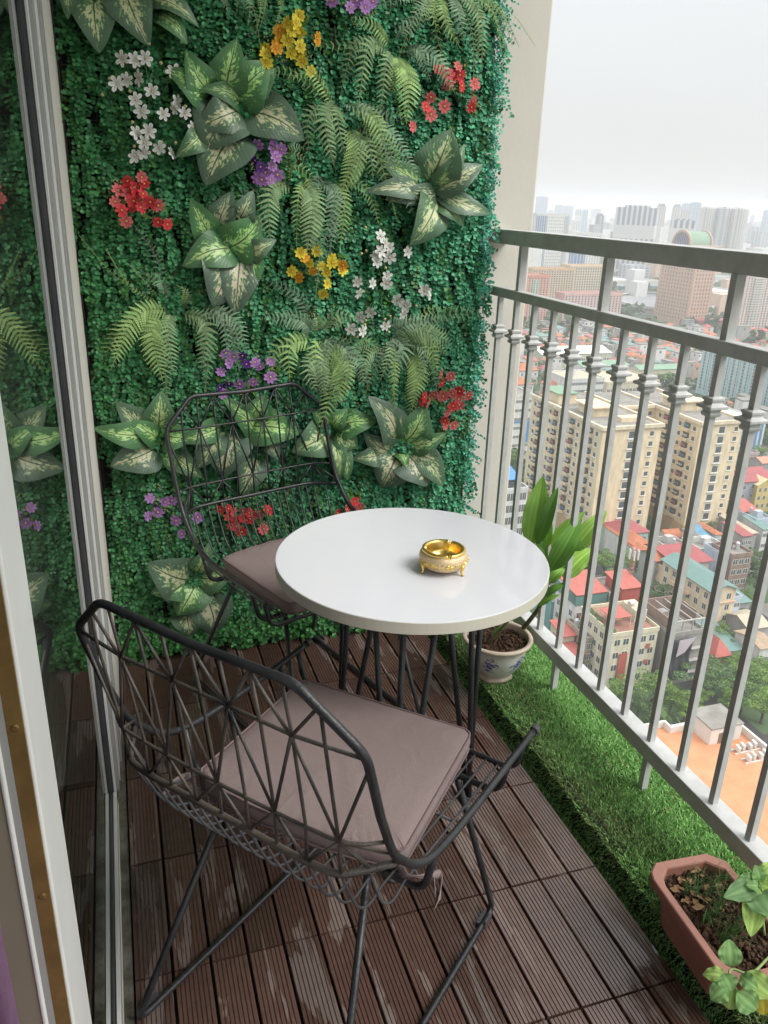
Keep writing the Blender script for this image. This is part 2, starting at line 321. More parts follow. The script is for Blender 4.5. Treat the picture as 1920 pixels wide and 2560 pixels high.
# ---- sliding glass panel with its lock stile near the camera
t = empty('sliding_door', (-1.07, -.3, 0), 'sliding glass door with a white stile and brass edge plate, mirroring the leafy panel', 'sliding door'); T0 = Vector((-1.07, -.3, 0))
yS, yE = -.732, -.858
b = MB(); b.box(-1.104, -1.0555, yE+.004, yS, .012, 2.29); b.box(-1.0835, -1.0785, yE-.003, yE+.004, .012, 2.29); lb(b, 'stile', M['white_frame'], t, T0, bevel=.002)
b = MB(); b.box(-1.0720, -1.0585, yE-.0005, yE+.0042, .25, 2.2); lb(b, 'edge_plate', M['brass'], t, T0)
b = MB(); b.box(-1.0785, -1.0722, yE-.0012, yE+.0041, .012, 2.29); lb(b, 'edge_trim', M['gray_frame'], t, T0)
b = MB(); b.box(-1.1045, -1.0836, yE-.0008, yE+.0041, .012, 2.29); lb(b, 'inner_trim', M['olive'], t, T0)
for z in (.993, .803, .613, 1.183, 1.373):
    b = MB(); b.lathe([(0, .0012), (.0022, .0012), (.0036, .0004), (.0038, 0)], 20); b.box(-.0024, .0024, -.0004, .0004, .0008, .0016); b.box(-.0004, .0004, -.0024, .0024, .0009, .0017)
    o = b.build('screw', M['brass'], t); o.rotation_euler = (R(90), R(20), 0); o.location = Vector((-1.0653, yE-.0006, z))-T0
b = MB(); b.box(-1.0695, -1.0658, yS+.0005, .2495, .0025, 2.29); lb(b, 'glass_pane', M['glass'], t, T0)
b = MB(); b.box(-1.0745, -1.0605, yS+.0005, .249, 2.20, 2.29); lb(b, 'top_rail', M['white_frame'], t, T0)
# mauve upholstered stool just inside the doorway
b = MB(); b.box(-.24, .24, -.3, .3, .0, .66); o = b.build('upholstered_stool', M['mauve'], smooth=True)
o.location = (-1.405, -.93+.1, -.03); bb = o.modifiers.new('bevel', 'BEVEL'); bb.width = .05; bb.segments = 5
tagp(o, 'mauve upholstered seat just inside the doorway at the lower left', 'stool')
# ---- railing
XR = .22
BY = [-1.492+.975*(2.431-.1173*k) for k in range(24)]
t = empty('railing', (XR, 0, .04), 'grey painted steel balcony railing with square collared balusters', 'railing'); T0 = Vector((XR, 0, .04))
def rbar(name, x0, x1, z0, z1):
    b = MB(); b.box(x0, x1, -2.6, .9845, z0, z1); return lb(b, name, M['rail'], t, T0, bevel=.002)
rbar('top_rail', XR-.002, XR+.058, 1.309, 1.352); rbar('middle_rail', XR-.0135, XR+.017, 1.152, 1.1805); rbar('bottom_rail', XR-.0215, XR+.024, .156, .198)
hw = .0075
bm_ = MB(); bm_.box(-hw, hw, -hw, hw, -.0005+.198-.2, 1.152-.2)
bal0 = None
for k, y in enumerate(BY):
    if y < -1.35: break
    o = bm_.build('baluster', M['rail'], t) if bal0 is None else bal0.copy()
    if bal0 is None: bal0 = o; bal_me = o.data
    else: COL.objects.link(o)
    o.location = Vector((XR, y, .2))-T0; o.parent = t
    if k == 0:
        c = MB(); q = math.sqrt(2); prof = [(hw+.0015, -.022), (hw+.006, -.020), (hw+.006, -.014), (hw+.0035, -.010), (hw+.0045, -.006), (hw+.0125, -.003), (hw+.0125, .003), (hw+.005, .007), (hw+.004, .011), (hw+.0065, .014), (hw+.0065, .019), (hw+.0015, .022)]
        V = []; 
        for r_, z in prof: V += [(-r_, -r_, z), (r_, -r_, z), (r_, r_, z), (-r_, r_, z)]
        c.add([(x*1.15 if abs(z) < .02 else x, y*1.15 if abs(z) < .02 else y, z) for x, y, z in V], [(i*4+j, i*4+(j+1) % 4, (i+1)*4+(j+1) % 4, (i+1)*4+j) for i in range(len(prof)-1) for j in range(4)]+[(3, 2, 1, 0), tuple(len(V)-4+j for j in range(4))])
        col0 = c.build('collar', M['rail'], o, bevel=.0012); col0.location = (0, 0, 1.043-.2)
    else:
        cc = col0.copy(); COL.objects.link(cc); cc.parent = o
pm1 = MB(); pm1.box(-.011, .011, -.009, .009, 0, 1.309-1.1806); pm2 = MB(); pm2.box(-.0085, .0085, -.0085, .0085, 0, .156-.036)
pu = pl = None
for k in (1, 5, 9, 13, 17):
    o = pm1.build('post', M['rail'], t) if pu is None else pu.copy()
    if pu is None: pu = o
    else: COL.objects.link(o); o.parent = t
    o.location = Vector((XR+.006, BY[k], 1.1805))-T0
    o = pm2.build('foot_post', M['rail'], t) if pl is None else pl.copy()
    if pl is None: pl = o
    else: COL.objects.link(o); o.parent = t
    o.location = Vector((XR+.001, BY[k], .0365))-T0

# ================================================================ ARTIFICIAL TURF
def blades(P, N, L, W, tintc, lean):
    n = len(P); a = rng.uniform(0, 2*np.pi, n); side = np.stack([np.cos(a), np.sin(a), np.zeros(n)], 1)
    side = side-N*(side*N).sum(1)[:, None]; side /= np.linalg.norm(side, axis=1)[:, None]
    d = rng.normal(0, 1, (n, 3)); d -= N*(d*N).sum(1)[:, None]; d *= (lean*rng.uniform(.3, 1, n)/np.maximum(np.linalg.norm(d, axis=1), 1e-6))[:, None]
    up = N*1.0; m_ = P+(up*.55+d*.35)*L[:, None]; tip = P+(up*.85+d)*L[:, None]
    V = np.stack([P-side*W[:, None], P+side*W[:, None], m_+side*W[:, None]*.8, m_-side*W[:, None]*.8, tip+side*W[:, None]*.15, tip-side*W[:, None]*.15], 1).reshape(-1, 3)
    i = np.arange(n)[:, None]*6; F = np.concatenate([i+np.array([[0, 1, 2, 3]]), i+np.array([[3, 2, 4, 5]])], 0)
    return V, F, np.repeat(tintc, 6, 0)
def turf():
    Vs, Fs, Cs = [], [], []; off = 0
    def nz(x, y): return (np.sin(x*31+np.sin(y*9)*2)+np.sin(y*13+np.sin(x*23)*1.7)+np.sin(y*41+x*17)*.5)/2.5
    for (kind, n) in (('top', 120000), ('face', 7000), ('strip', 8000)):
        if kind == 'top':
            x = rng.uniform(.030, .352, n); y = rng.uniform(-1.25, .975, n); z = np.full(n, .046)+nz(x, y)*.003-np.clip((.055-x)*.35, 0, 1); N = np.tile([0, 0, 1.], (n, 1)); N[:, 0] -= np.clip((.065-x)*16, 0, .9); L = rng.uniform(.009, .017, n)
            worn = np.clip(1.15-(x-.04)/.15, 0, 1)*(.5+.6*nz(x*.7, y*.8+3))
        elif kind == 'face':
            z = rng.uniform(-.024, .044, n); y = rng.uniform(-1.25, .975, n); x = np.full(n, .040)+rng.normal(0, .002, n); N = np.tile([-1, 0, -.25], (n, 1)); L = rng.uniform(.007, .014, n); worn = np.full(n, .25)
        else:
            x = rng.uniform(-.002, .030, n); y = rng.uniform(-1.25, .975, n); z = np.full(n, -.025); N = np.tile([0, 0, 1.], (n, 1)); L = rng.uniform(.007, .013, n); worn = np.full(n, .1)
        N = N/np.linalg.norm(N, axis=1)[:, None]; P = np.stack([x, y, z], 1); worn = np.clip(worn, 0, 1)[:, None]
        u = rng.uniform(0, 1, (n, 1)); g = np.array([[.17, .40, .10]])*(1-u)+np.array([[.50, .80, .32]])*u
        br = np.array([[.24, .28, .13]])*(.6+.8*rng.uniform(0, 1, (n, 1)))
        sel = (rng.uniform(0, 1, (n, 1)) < worn*.75); c = np.where(sel, br, g)
        V, F, C = blades(P, N, L, np.full(n, .0008)+rng.uniform(0, .0005, n), c*rng.uniform(.55, 1.35, (n, 1)), .75)
        Vs.append(V); Fs.append(F+off); Cs.append(C); off += len(V)
    o = npmesh('artificial_turf', np.concatenate(Vs), np.concatenate(Fs), M['grass'], col=np.concatenate(Cs)); tagp(o, kind='stuff', label='green artificial turf covering the ledge below the railing', cat='turf')
turf()
b = MB(); b.box(.0385, .040, -1.3, .98, -.0255, .044); b.box(.040, .355, -1.3, .98, .0462, .0475); b.box(0.001, .038, -1.3, .98, -.0256, -.0235); tagp(b.build('turf_backing', mat('turf_backing_shade', (.010,.022,.010), .9)), kind='structure')  # backing colour taken near black to deepen the shade on the ledge face
# dry litter on the turf
TW = []
for i in range(26):
    x = rng.uniform(.10, .33); y = rng.uniform(-.75, .3); a = rng.uniform(0, 6.28); l = rng.uniform(.012, .035)
    P = [(x+math.cos(a)*l*q+rng.normal(0, .002), y+math.sin(a)*l*q+rng.normal(0, .002), .062+rng.uniform(0, .004)) for q in (-.5, -.15, .2, .5)]
    b = MB(); b.tube(smooth_path(P, 3), .0008, 5)
    if i == 0: M['straw'] = mat('dry_straw', (.33,.20,.10), .9, var=.3)
    TW.append((y, b))
TW.sort(key=lambda q: q[0])
for i, (y, b) in enumerate(TW):
    tagp(b.build('dry_twig', M['straw']), ('tiny dry twig on the turf by the trough planter', 'short dry twig on the open turf between the trough and the posts', 'thin dry twig on the turf around the middle foot post', 'thin dry twig on the turf near the ceramic pot')[min(3, i*4//len(TW))], 'twig', 'dry twigs on the turf')
# ================================================================ LEAFY WALL PANEL
YW = .985
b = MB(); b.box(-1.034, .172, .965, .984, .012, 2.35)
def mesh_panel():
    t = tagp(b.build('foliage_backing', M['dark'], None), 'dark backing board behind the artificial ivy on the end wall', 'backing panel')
    g = MB()
    for x in np.arange(-1.03, .175, .025): g.box(x, x+.0025, .959, .9645, .012, 2.35)
    for z in np.arange(.02, 2.34, .025): g.box(-1.034, .172, .9575, .9585, z, z+.0025)
    g.build('grid', M['brown_grid'], t)
M['brown_grid'] = mat('brown_plastic_grid', (.075,.05,.035), .6)
mesh_panel()
def ivy():
    # hanging strings of paired round leaves
    leafV = np.array([[0, 0, 0], [-.42, .12, .45], [-.36, .05, .85], [0, -.06, 1.05], [.36, .05, .85], [.42, .12, .45]], float)   # x side, y up (normal), z along
    V, F, C = [], [], []; n0 = 0
    def string(x, z, y0, ln, step, sz, ang, c):
        sz = sz*1.02; step = step*1.05
        nonlocal n0
        n = int(ln/step); sw = rng.normal(0, .25)
        for k in range(n):
            q = k/max(n-1, 1); cx = x+math.sin(sw+q*2)*.008+ang*q*ln; cz = z-q*ln*(1-.2*abs(ang)); cy = y0-math.sin(min(q*2.2, 1.57))*.035+rng.normal(0, .003)
            for s in (-1, 1):
                a = (.9 if k % 2 else .35)*s+rng.normal(0, .3)
                d = np.array([math.sin(a+ang), -.35+rng.normal(0, .2), -math.cos(a+ang)*.55+.12]); d /= np.linalg.norm(d)
                nrm = np.array([rng.normal(0, .3), -1, .55+rng.normal(0, .35)]); nrm -= d*(nrm@d); nrm /= np.linalg.norm(nrm); sd_ = np.cross(nrm, d)
                L = sz*rng.uniform(.75, 1.2); W = leafV*L
                P = np.array([cx, cy, cz])+W[:, :1]*sd_+W[:, 1:2]*nrm+W[:, 2:3]*d
                V.append(P); F.append(np.array([[n0, n0+1, n0+2, n0+3], [n0, n0+3, n0+4, n0+5]])); n0 += 6
                tc_ = c*rng.uniform(.45, 1.6); C.append(np.tile(tc_, (6, 1)))
    def hue(x, z):
        t = np.clip((x+1.03)/1.2, 0, 1)
        a = np.array([.055, .215, .075]); bb = np.array([.085, .38, .20]); g = np.array([.065, .26, .06])
        c = a*(1-t)+bb*t  # leaf green brightened towards the right, the side light put into its colour
        low = np.clip((.35-z)/.35, 0, 1); c = c*(1-low)+g*low
        if rng.random() < .12: c = np.array([.06, .20, .05])
        return c
    for i in range(6000):
        x = rng.uniform(-1.03, .165); z = rng.uniform(.05, 2.12)
        string(x, z, .955-rng.uniform(0, .02), rng.uniform(.05, .13), .0085, .0105+.003*rng.random(), rng.normal(0, .18), hue(x, z))
    for i in range(420):       # free right edge, tips reaching past the board
        z = rng.uniform(.03, 2.12); string(.135, z, .95-rng.uniform(0, .035), rng.uniform(.02, .055), .0055, .0075, rng.uniform(.4, 1.3), np.array([.07, .38, .27])*rng.uniform(.7, 1.2))
    for i in range(260):       # free lower edge
        x = rng.uniform(-1.0, .15); string(x, rng.uniform(.07, .14), .93-rng.uniform(0, .035), .07, .008, .012, rng.normal(0, .3), np.array([.05, .22, .05]))
    o = npmesh('ivy_foliage', np.concatenate(V), np.concatenate(F), M['mat_leaf'], col=np.concatenate(C), smooth=False)
    tagp(o, 'artificial ivy of small round leaves covering the end wall', 'ivy', kind='stuff')
ivy()
# ---- broad variegated leaves
YP = .885
def w3(px, py, y=YP): return atp(px, py, 1, y)
def scale_at(P): return (P-CAM)@CF/FPX
class LeafSet:
    def __init__(s): s.V, s.F, s.UV, s.C, s.n = [], [], [], [], 0
    def leaf(s, base, tip, wd, yb=.925, depth=.055, droop=.02, hue=None, fold=.18, fade=1.0, nx=9, ny=15, wavy=.05, shape=.62):
        base, tip = np.array(base), np.array(tip); ax = tip-base; L = np.linalg.norm(ax); ax /= L
        nrm = np.array([0, -1., .18])+rng.normal(0, .16, 3); nrm -= ax*(nrm@ax); nrm /= np.linalg.norm(nrm); sd_ = np.cross(ax, nrm)
        h = rng.random() if hue is None else hue; sed = rng.random(); ph = rng.uniform(0, 6.28); tw = rng.normal(0, .25); lop = rng.normal(0, .06)
        for i in range(ny):
            v = i/(ny-1)
            prof = (math.sin(math.pi*min(v**shape, 1))**.72)*(1-.10*v) if 0 < v < 1 else 0
            for j in range(nx):
                u = -1+2*j/(nx-1); half = wd*.5*prof
                c = base+ax*L*v+sd_*(u*half+lop*L*math.sin(math.pi*v))
                hgt = depth*math.sin(math.pi*v*.85)-droop*v*v+fold*half*abs(u)**1.3-tw*u*half*(v-.3)+wavy*half*math.sin(ph+v*13+u*1.2)*abs(u)**2-.5*half*max(0, abs(u)-.7)*.6
                s.V.append(c+nrm*hgt); s.UV.append((u, v)); s.C.append((h, 0, sed))
        for i in range(ny-1):
            for j in range(nx-1):
                a = s.n+i*nx+j; s.F.append((a, a+1, a+nx+1, a+nx))
        s.n += nx*ny
    def build(s, name, m, parent=None):
        return npmesh(name, s.V, s.F, m, parent, col=np.array(s.C), uv=np.array(s.UV), smooth=True)
def c1(x, y): return x*.42194, y*.42194
def c2(x, y): return 600+x*.42194, y*.42194
def c5(x, y): return x*.42194, 900+y*.42194
def cb(x, y): return 500+x*.48222, 800+y*.48222
def cc(x, y): return 380+x*.31344, 930+y*.31344
def broad(label, cf, leaves, group='broad-leaved variegated plants on the leafy wall'):
    s = LeafSet(); sc = {c1: .42194, c2: .42194, c5: .42194, cb: .48222, cc: .31344}[cf]; cs = []
    k = 0
    for L in leaves:
        bx, by, tx, ty, wd = L[:5]; hue = L[5] if len(L) > 5 else None
        B = w3(*cf(bx, by), .935-.004*(k % 5)); Tp = w3(*cf(tx, ty), .885-.006*(k % 4)); m_ = scale_at((B+Tp)/2)
        s.leaf(B, Tp, wd*sc*m_*1.38, hue=hue, depth=.03+.02*rng.random()); cs.append(B); k += 1
    c = np.mean(cs, 0); t = empty('variegated_plant', c, label, 'artificial plant', group)
    o = s.build('foliage', M['varieg'], t); o.location = -Vector(c)
    b = MB()
    for B in cs:
        b.tube(smooth_path([(c[0], .955, c[2]), ((c[0]+B[0])/2, .93, (c[2]+B[2])/2), (B[0], B[1], B[2])], 4), .0028, 6)
    o = b.build('stem', M['cane'], t); o.location = -Vector(c)
broad('broad cream-veined leaves hanging at the top left of the leafy wall', c1, [(560,-60,588,318,215,.3),(740,-80,884,278,215,.2),(880,0,1180,158,140,.35),(900,80,1112,256,120,.8),(420,-80,400,122,110,.4),(700,-40,880,60,110,.6)])
broad('largest cream-veined plant beside the white flowers, upper left', c1, [(1240,590,976,402,150,.9),(1190,800,1040,935,120,.5),(1270,560,1098,296,170,.9),(1330,560,1405,226,190,.9),(1440,650,1640,400,130,.8),(1360,600,1598,372,235,1),(1430,660,1805,830,215,.1),(1400,760,1216,1096,275,.15),(1430,650,1170,760,200,.1),(1345,650,1216,890,270,.1),(1450,640,1188,520,105,.7)])
broad('cream-veined plant right of centre below the red flowers', c2, [(1090,1110,810,930,120,.7),(1100,1130,735,1140,110,.1),(1130,1120,1330,850,110,.5),(1110,1100,1252,768,235,.4),(1140,1130,1440,975,140,.1),(1150,1120,1488,1268,110,.2),(1170,1170,1325,1338,125,.6),(1160,1160,1000,1458,200,.3),(1180,1150,858,1180,100,.1)])
broad('cream-veined plant just below the upper purple flowers, left of centre', c1, [(1290,1420,1380,1130,150,.1),(1400,1330,1500,1125,130,.2),(1260,1430,1130,1178,140,.9),(1470,1500,1640,1420,110,.3),(1320,1480,1546,1282,205,1),(1500,1500,1478,1782,120,.9),(1430,1480,1392,1868,190,0),(1370,1470,1262,1812,265,0),(1400,1480,1078,1580,175,.7)])
broad('cream-veined plant at the left edge of the wall, left of the far chair', c5, [(1000,500,1060,690,90,.9),(980,440,1155,470,150,.9),(940,430,958,185,170,.6),(900,420,545,402,130,.8),(900,430,690,252,150,.2),(1000,520,1200,700,110,.5),(945,480,742,352,110,.9),(945,510,655,630,185,.1)])
broad('cream-veined plant seen through the backrest of the far chair', cc, [(840,520,540,180,150,.9),(780,400,905,172,210,.9),(520,430,365,770,210,.2),(900,560,1010,700,140,.1),(720,440,1180,490,240,1),(850,600,700,1000,200,.2),(650,430,560,850,300,.1),(560,430,200,560,150,.8)])
broad('cream-veined plant just right of the far chair backrest', cc, [(1430,430,1280,300,130,.9),(1430,440,1560,290,150,.9),(1400,480,1110,640,240,.4),(1440,500,1500,870,120,.6),(1450,480,1640,600,180,.5),(1430,470,1800,400,190,1),(1440,560,1560,870,130,.7)])
broad('cream-veined plant above the table, lower right of the wall', cb, [(930,680,780,720,95,.3),(1010,670,850,590,120,.1),(1010,660,868,392,145,.1),(1020,640,990,402,100,.5),(1040,650,1165,440,165,.8),(1060,660,1250,740,150,.2),(1090,650,1262,862,120,.3),(1050,680,1182,862,200,0),(1030,680,940,868,210,.1),(1010,690,1060,780,60,1),(1040,655,1278,588,95,.7)])
broad('lowest cream-veined plant, behind the near chair at the left', c5, [(1150,1280,1390,1250,150,.5),(1150,1260,1240,1085,120,.6),(1100,1480,1130,1650,140,.2),(1200,1370,1272,1632,200,.1),(1220,1400,1350,1560,150,.1),(1110,1290,890,1382,150,.8),(1170,1300,1050,1515,190,.8),(1130,1300,870,1200,230,.2)])
# ---- ferns
class FernSet:
    def __init__(s): s.V, s.F, s.C, s.n = [], [], [], 0
    def frond(s, P, wd, c, np_=26):
        P = smooth_path(P, 8); P = np.array(P); K = len(P); cl = np.r_[0, np.cumsum(np.linalg.norm(np.diff(P, axis=0), axis=1))]; T = cl/cl[-1]
        nrm = np.array([0, -1., .25]); nrm /= np.linalg.norm(nrm)
        def at(t): return np.array([np.interp(t, T, P[:, k]) for k in range(3)])
        def quad(a, b_, c_, d, col):
            s.V += [a, b_, c_, d]; s.F.append((s.n, s.n+1, s.n+2, s.n+3)); s.C += [col]*4; s.n += 4
        for k in range(np_*1):
            t = .06+.93*k/np_; p0 = at(t); tg = at(min(t+.02, 1))-at(max(t-.02, 0)); tg /= np.linalg.norm(tg)+1e-9
            sd_ = np.cross(tg, nrm); ll = wd*.5*(math.sin(math.pi*min(.18+t*.62, 1))**.8)*(1-t**3*.75)*(1.0 if t < .9 else .7)
            for q in (-1, 1):
                d = sd_*q*.86+tg*.42+nrm*(.12+rng.normal(0, .08)); d /= np.linalg.norm(d); sw = ll/8*1.0; m_ = 7
                dr = -nrm*ll*.22+np.array([0, 0, -ll*.12])
                up = np.cross(d, nrm); up /= np.linalg.norm(up); col = c*rng.uniform(.75, 1.25)
                for i in range(m_):       # serrated leaflet: toothed lobes on both sides
                    a0 = i/m_; a1 = (i+.8)/m_; hh = sw*(1-a0**1.5*.85)
                    e0 = p0+d*ll*a0+dr*a0*a0; e1 = p0+d*ll*a1+dr*a1*a1
                    quad(e0, e1, e1+up*hh*.95+d*hh*.5, e0+up*hh*.75+d*hh*.25, col*(1+.25*a0)); quad(e1, e0, e0-up*hh*.75+d*hh*.25, e1-up*hh*.95+d*hh*.5, col*(1+.25*a0))
        for k in range(0, K-1, 2):
            k2 = min(k+2, K-1); sd_ = np.array([.0012, 0, 0]); quad(P[k]-sd_+nrm*.001, P[k]+sd_+nrm*.001, P[k2]+sd_*.6+nrm*.001, P[k2]-sd_*.6+nrm*.001, c*.8)
def fern(label, cf, fr, stems=(), tone=0):
    s = FernSet(); sc = {c1: .42194, c2: .42194, c5: .42194, cb: .48222}[cf]; cs = []
    cA = np.array([.28, .41, .21]); cB = np.array([.34, .50, .19]); cC = np.array([.24, .35, .23])
    extra = []
    for a, c in zip(fr[:-1], fr[1:]):
        if abs(a[4]-c[4])+abs(a[5]-c[5]) < 560: k = .5+.15*rng.normal(); extra.append(tuple(a[q]*(1-k)+c[q]*k for q in range(6))+(min(a[6], c[6])*.85,))
    fr = extra+list(fr)
    for i, f in enumerate(fr):
        bx, by, mx_, my, tx, ty, wd = f; dz = .006*(i % 5)
        B = w3(*cf(bx, by), .93-dz*.5); Mi = w3(*cf(mx_, my), .865-dz); Tp = w3(*cf(tx, ty), .875-dz); m_ = scale_at(Mi)
        c = (cA, cB, cC)[i % 3]*(1+.1*rng.normal()); npn = int(np.clip(np.linalg.norm(B-Tp)/.0108, 12, 26)); s.frond([B, Mi, Tp], wd*sc*m_*1.0, c*1.05, np_=npn); cs.append(B)
        j_ = rng.normal(0, .034, 3)*[1, .2, 1]; s.frond([B+[0, .012, 0], Mi+j_+[0, .03, 0], Tp+j_*1.9+[0, .025, 0]], wd*sc*m_*.8, c*.85, np_=npn)
    c = np.mean(cs, 0); t = empty('fern', c, label, 'artificial fern', 'ferns on the leafy wall')
    o = npmesh('fronds', s.V, s.F, M['fern'], t, col=np.array(s.C)); o.location = -Vector(c)
    if stems:
        b = MB()
        for st in stems:
            P = smooth_path([w3(*cf(x, y), .93-.05*i/len(st)) for i, (x, y) in enumerate(st)], 5); b.tube(P, np.linspace(.005, .0015, len(P)), 6)
        o = b.build('brown_stem', M['fern_stem'], t); o.location = -Vector(c)
M['fern_stem'] = mat('brown_hairy_stem', (.11,.06,.04), .9, var=.4, scale=60)
fern('long-fronded fern in the upper middle of the wall', c2, [(560,640,420,430,262,480,120),(600,610,700,640,960,730,120),(590,600,500,700,556,985,165),(650,640,790,700,885,985,150),(690,690,900,790,1070,1085,120),(650,800,760,860,788,1065,130),(640,720,690,900,598,1140,180)], [[(600,620),(605,430),(570,300),(560,150)]])
fern('fern with brown runner right of the upper yellow flowers', c2, [(900,290,800,160,636,100,130),(940,310,1150,330,1275,560,150),(890,300,760,280,700,640,150),(930,330,1000,480,985,740,190),(900,280,960,180,1090,110,110)], [[(900,300),(960,210),(990,130)]])
fern('fern hanging from the top right corner of the wall', c2, [(1180,-40,1050,60,1000,250,110),(1150,-60,1100,90,1120,150,110),(1200,-40,1210,100,1300,275,120),(1260,-40,1300,80,1330,250,110),(1300,-50,1430,120,1430,405,125),(1380,-40,1540,60,1612,275,60),(1100,-60,960,-10,890,60,100),(1200,-60,1360,-20,1420,90,100)])
fern('fern at the top edge left of the yellow flowers', c2, [(40,-60,60,20,48,155,75),(230,-50,240,60,185,212,60),(-120,-50,-80,30,-60,110,60),(130,-70,150,-20,130,60,60)])
fern('fern beneath the purple flowers in the middle of the wall', c2, [(290,1080,320,980,460,1065,100),(260,900,300,860,380,880,80),(300,1080,180,1150,180,1455,175),(540,1060,620,1180,590,1485,120),(450,1070,560,1160,488,1470,140),(350,1070,430,1200,395,1500,185)], [[(300,1070),(340,960),(400,870),(385,830)]])
fern('fern in the middle of the wall above the far chair', cb, [(600,95,520,0,300,-10,130),(620,80,690,-20,820,-10,120),(600,100,470,130,466,320,150),(620,110,760,150,778,355,130),(640,120,560,250,610,380,120),(610,110,740,230,700,455,165),(700,120,820,210,850,350,110)], [[(600,110),(630,30),(690,-40)],[(600,110),(585,40),(600,-20)]])
fern('fern below the lower white flowers at the right', cb, [(970,90,1080,20,1290,-10,120),(1000,80,1150,60,1320,130,150),(1060,120,1190,150,1235,300,110),(980,80,1060,150,960,305,140),(940,130,860,210,870,360,100),(1070,130,1130,260,1100,450,150)], [[(975,80),(990,20),(1000,-40)]])
fern('fern at the left of the wall below the left red flowers', c1, [(960,1820,760,1680,636,1490,45),(980,1790,960,1680,850,1610,130),(1080,1830,1120,1740,1080,1700,80),(1030,1840,820,1860,655,2190,175),(1150,1830,1380,1880,1475,2110,130),(1080,1850,1220,1920,1190,2200,160),(1000,1840,900,1980,965,2260,185),(1200,1840,1310,1850,1400,2000,110)], [[(1020,1840),(990,1640),(915,1480)],[(1030,1840),(1010,1700),(1055,1570)]])
# ---- flowers
def blossom_mesh(name, petals, r, col, centre, cup=.25):
    V, F, C = [], [], []; n = 0
    for k in range(petals):
        a = 2*math.pi*k/petals+rng.normal(0, .06); d = np.array([math.cos(a), 0, math.sin(a)]); s_ = np.array([-math.sin(a), 0, math.cos(a)]); L = r*rng.uniform(.9, 1.08); w_ = r*(.25 if petals > 6 else .27)
        pr = [(0, .3, 0), (.35, .8, .12), (.68, 1, .2), (.93, .66, .16), (1.0, .10, .12)]
        cc_ = np.array(col)*rng.uniform(.8, 1.15)
        for t, ww, h in pr:
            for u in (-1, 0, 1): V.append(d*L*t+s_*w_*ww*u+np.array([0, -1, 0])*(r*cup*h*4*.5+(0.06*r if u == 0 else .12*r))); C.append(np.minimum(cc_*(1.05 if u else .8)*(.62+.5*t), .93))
        for i in range(4):
            for j in range(2): F.append((n+i*3+j, n+i*3+j+1, n+(i+1)*3+j+1, n+(i+1)*3+j))
        n += 15
    for k in range(8):
        a = 2*math.pi*k/8; V.append(np.array([math.cos(a)*r*.17, -r*.12, math.sin(a)*r*.17])); C.append(np.array(centre))
    for k in range(8):
        a = 2*math.pi*k/8; V.append(np.array([math.cos(a)*r*.1, -r*.24, math.sin(a)*r*.1])); C.append(np.array(centre)*1.1)
    for k in range(8): F.append((n+k, n+(k+1) % 8, n+8+(k+1) % 8, n+8+k))
    F.append((n+8, n+10, n+12, n+14)); 
    return V, F, C
BL = {}
def blossom(kind):
    i = random.randrange(4); key = (kind, i)
    if key not in BL:
        spec = dict(white=(6, .0195, (.92,.91,.86), (.60,.55,.30), .35), red=(8, .018, (.82,.07,.085), (.75,.55,.12), .22), pink=(8, .018, (.88,.20,.21), (.8,.6,.15), .22), yellow=(8, .0185, (.96,.76,.08), (.88,.42,.06), .2), orange=(8, .0175, (.92,.42,.04), (.85,.5,.1), .2), lilac=(8, .018, (.55,.27,.68), (.75,.65,.2), .2), violet=(7, .015, (.10,.02,.22), (.6,.5,.15), .2))[kind]
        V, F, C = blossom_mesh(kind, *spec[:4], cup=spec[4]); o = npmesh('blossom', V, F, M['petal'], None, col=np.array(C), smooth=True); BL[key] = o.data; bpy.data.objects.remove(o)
    return BL[key]
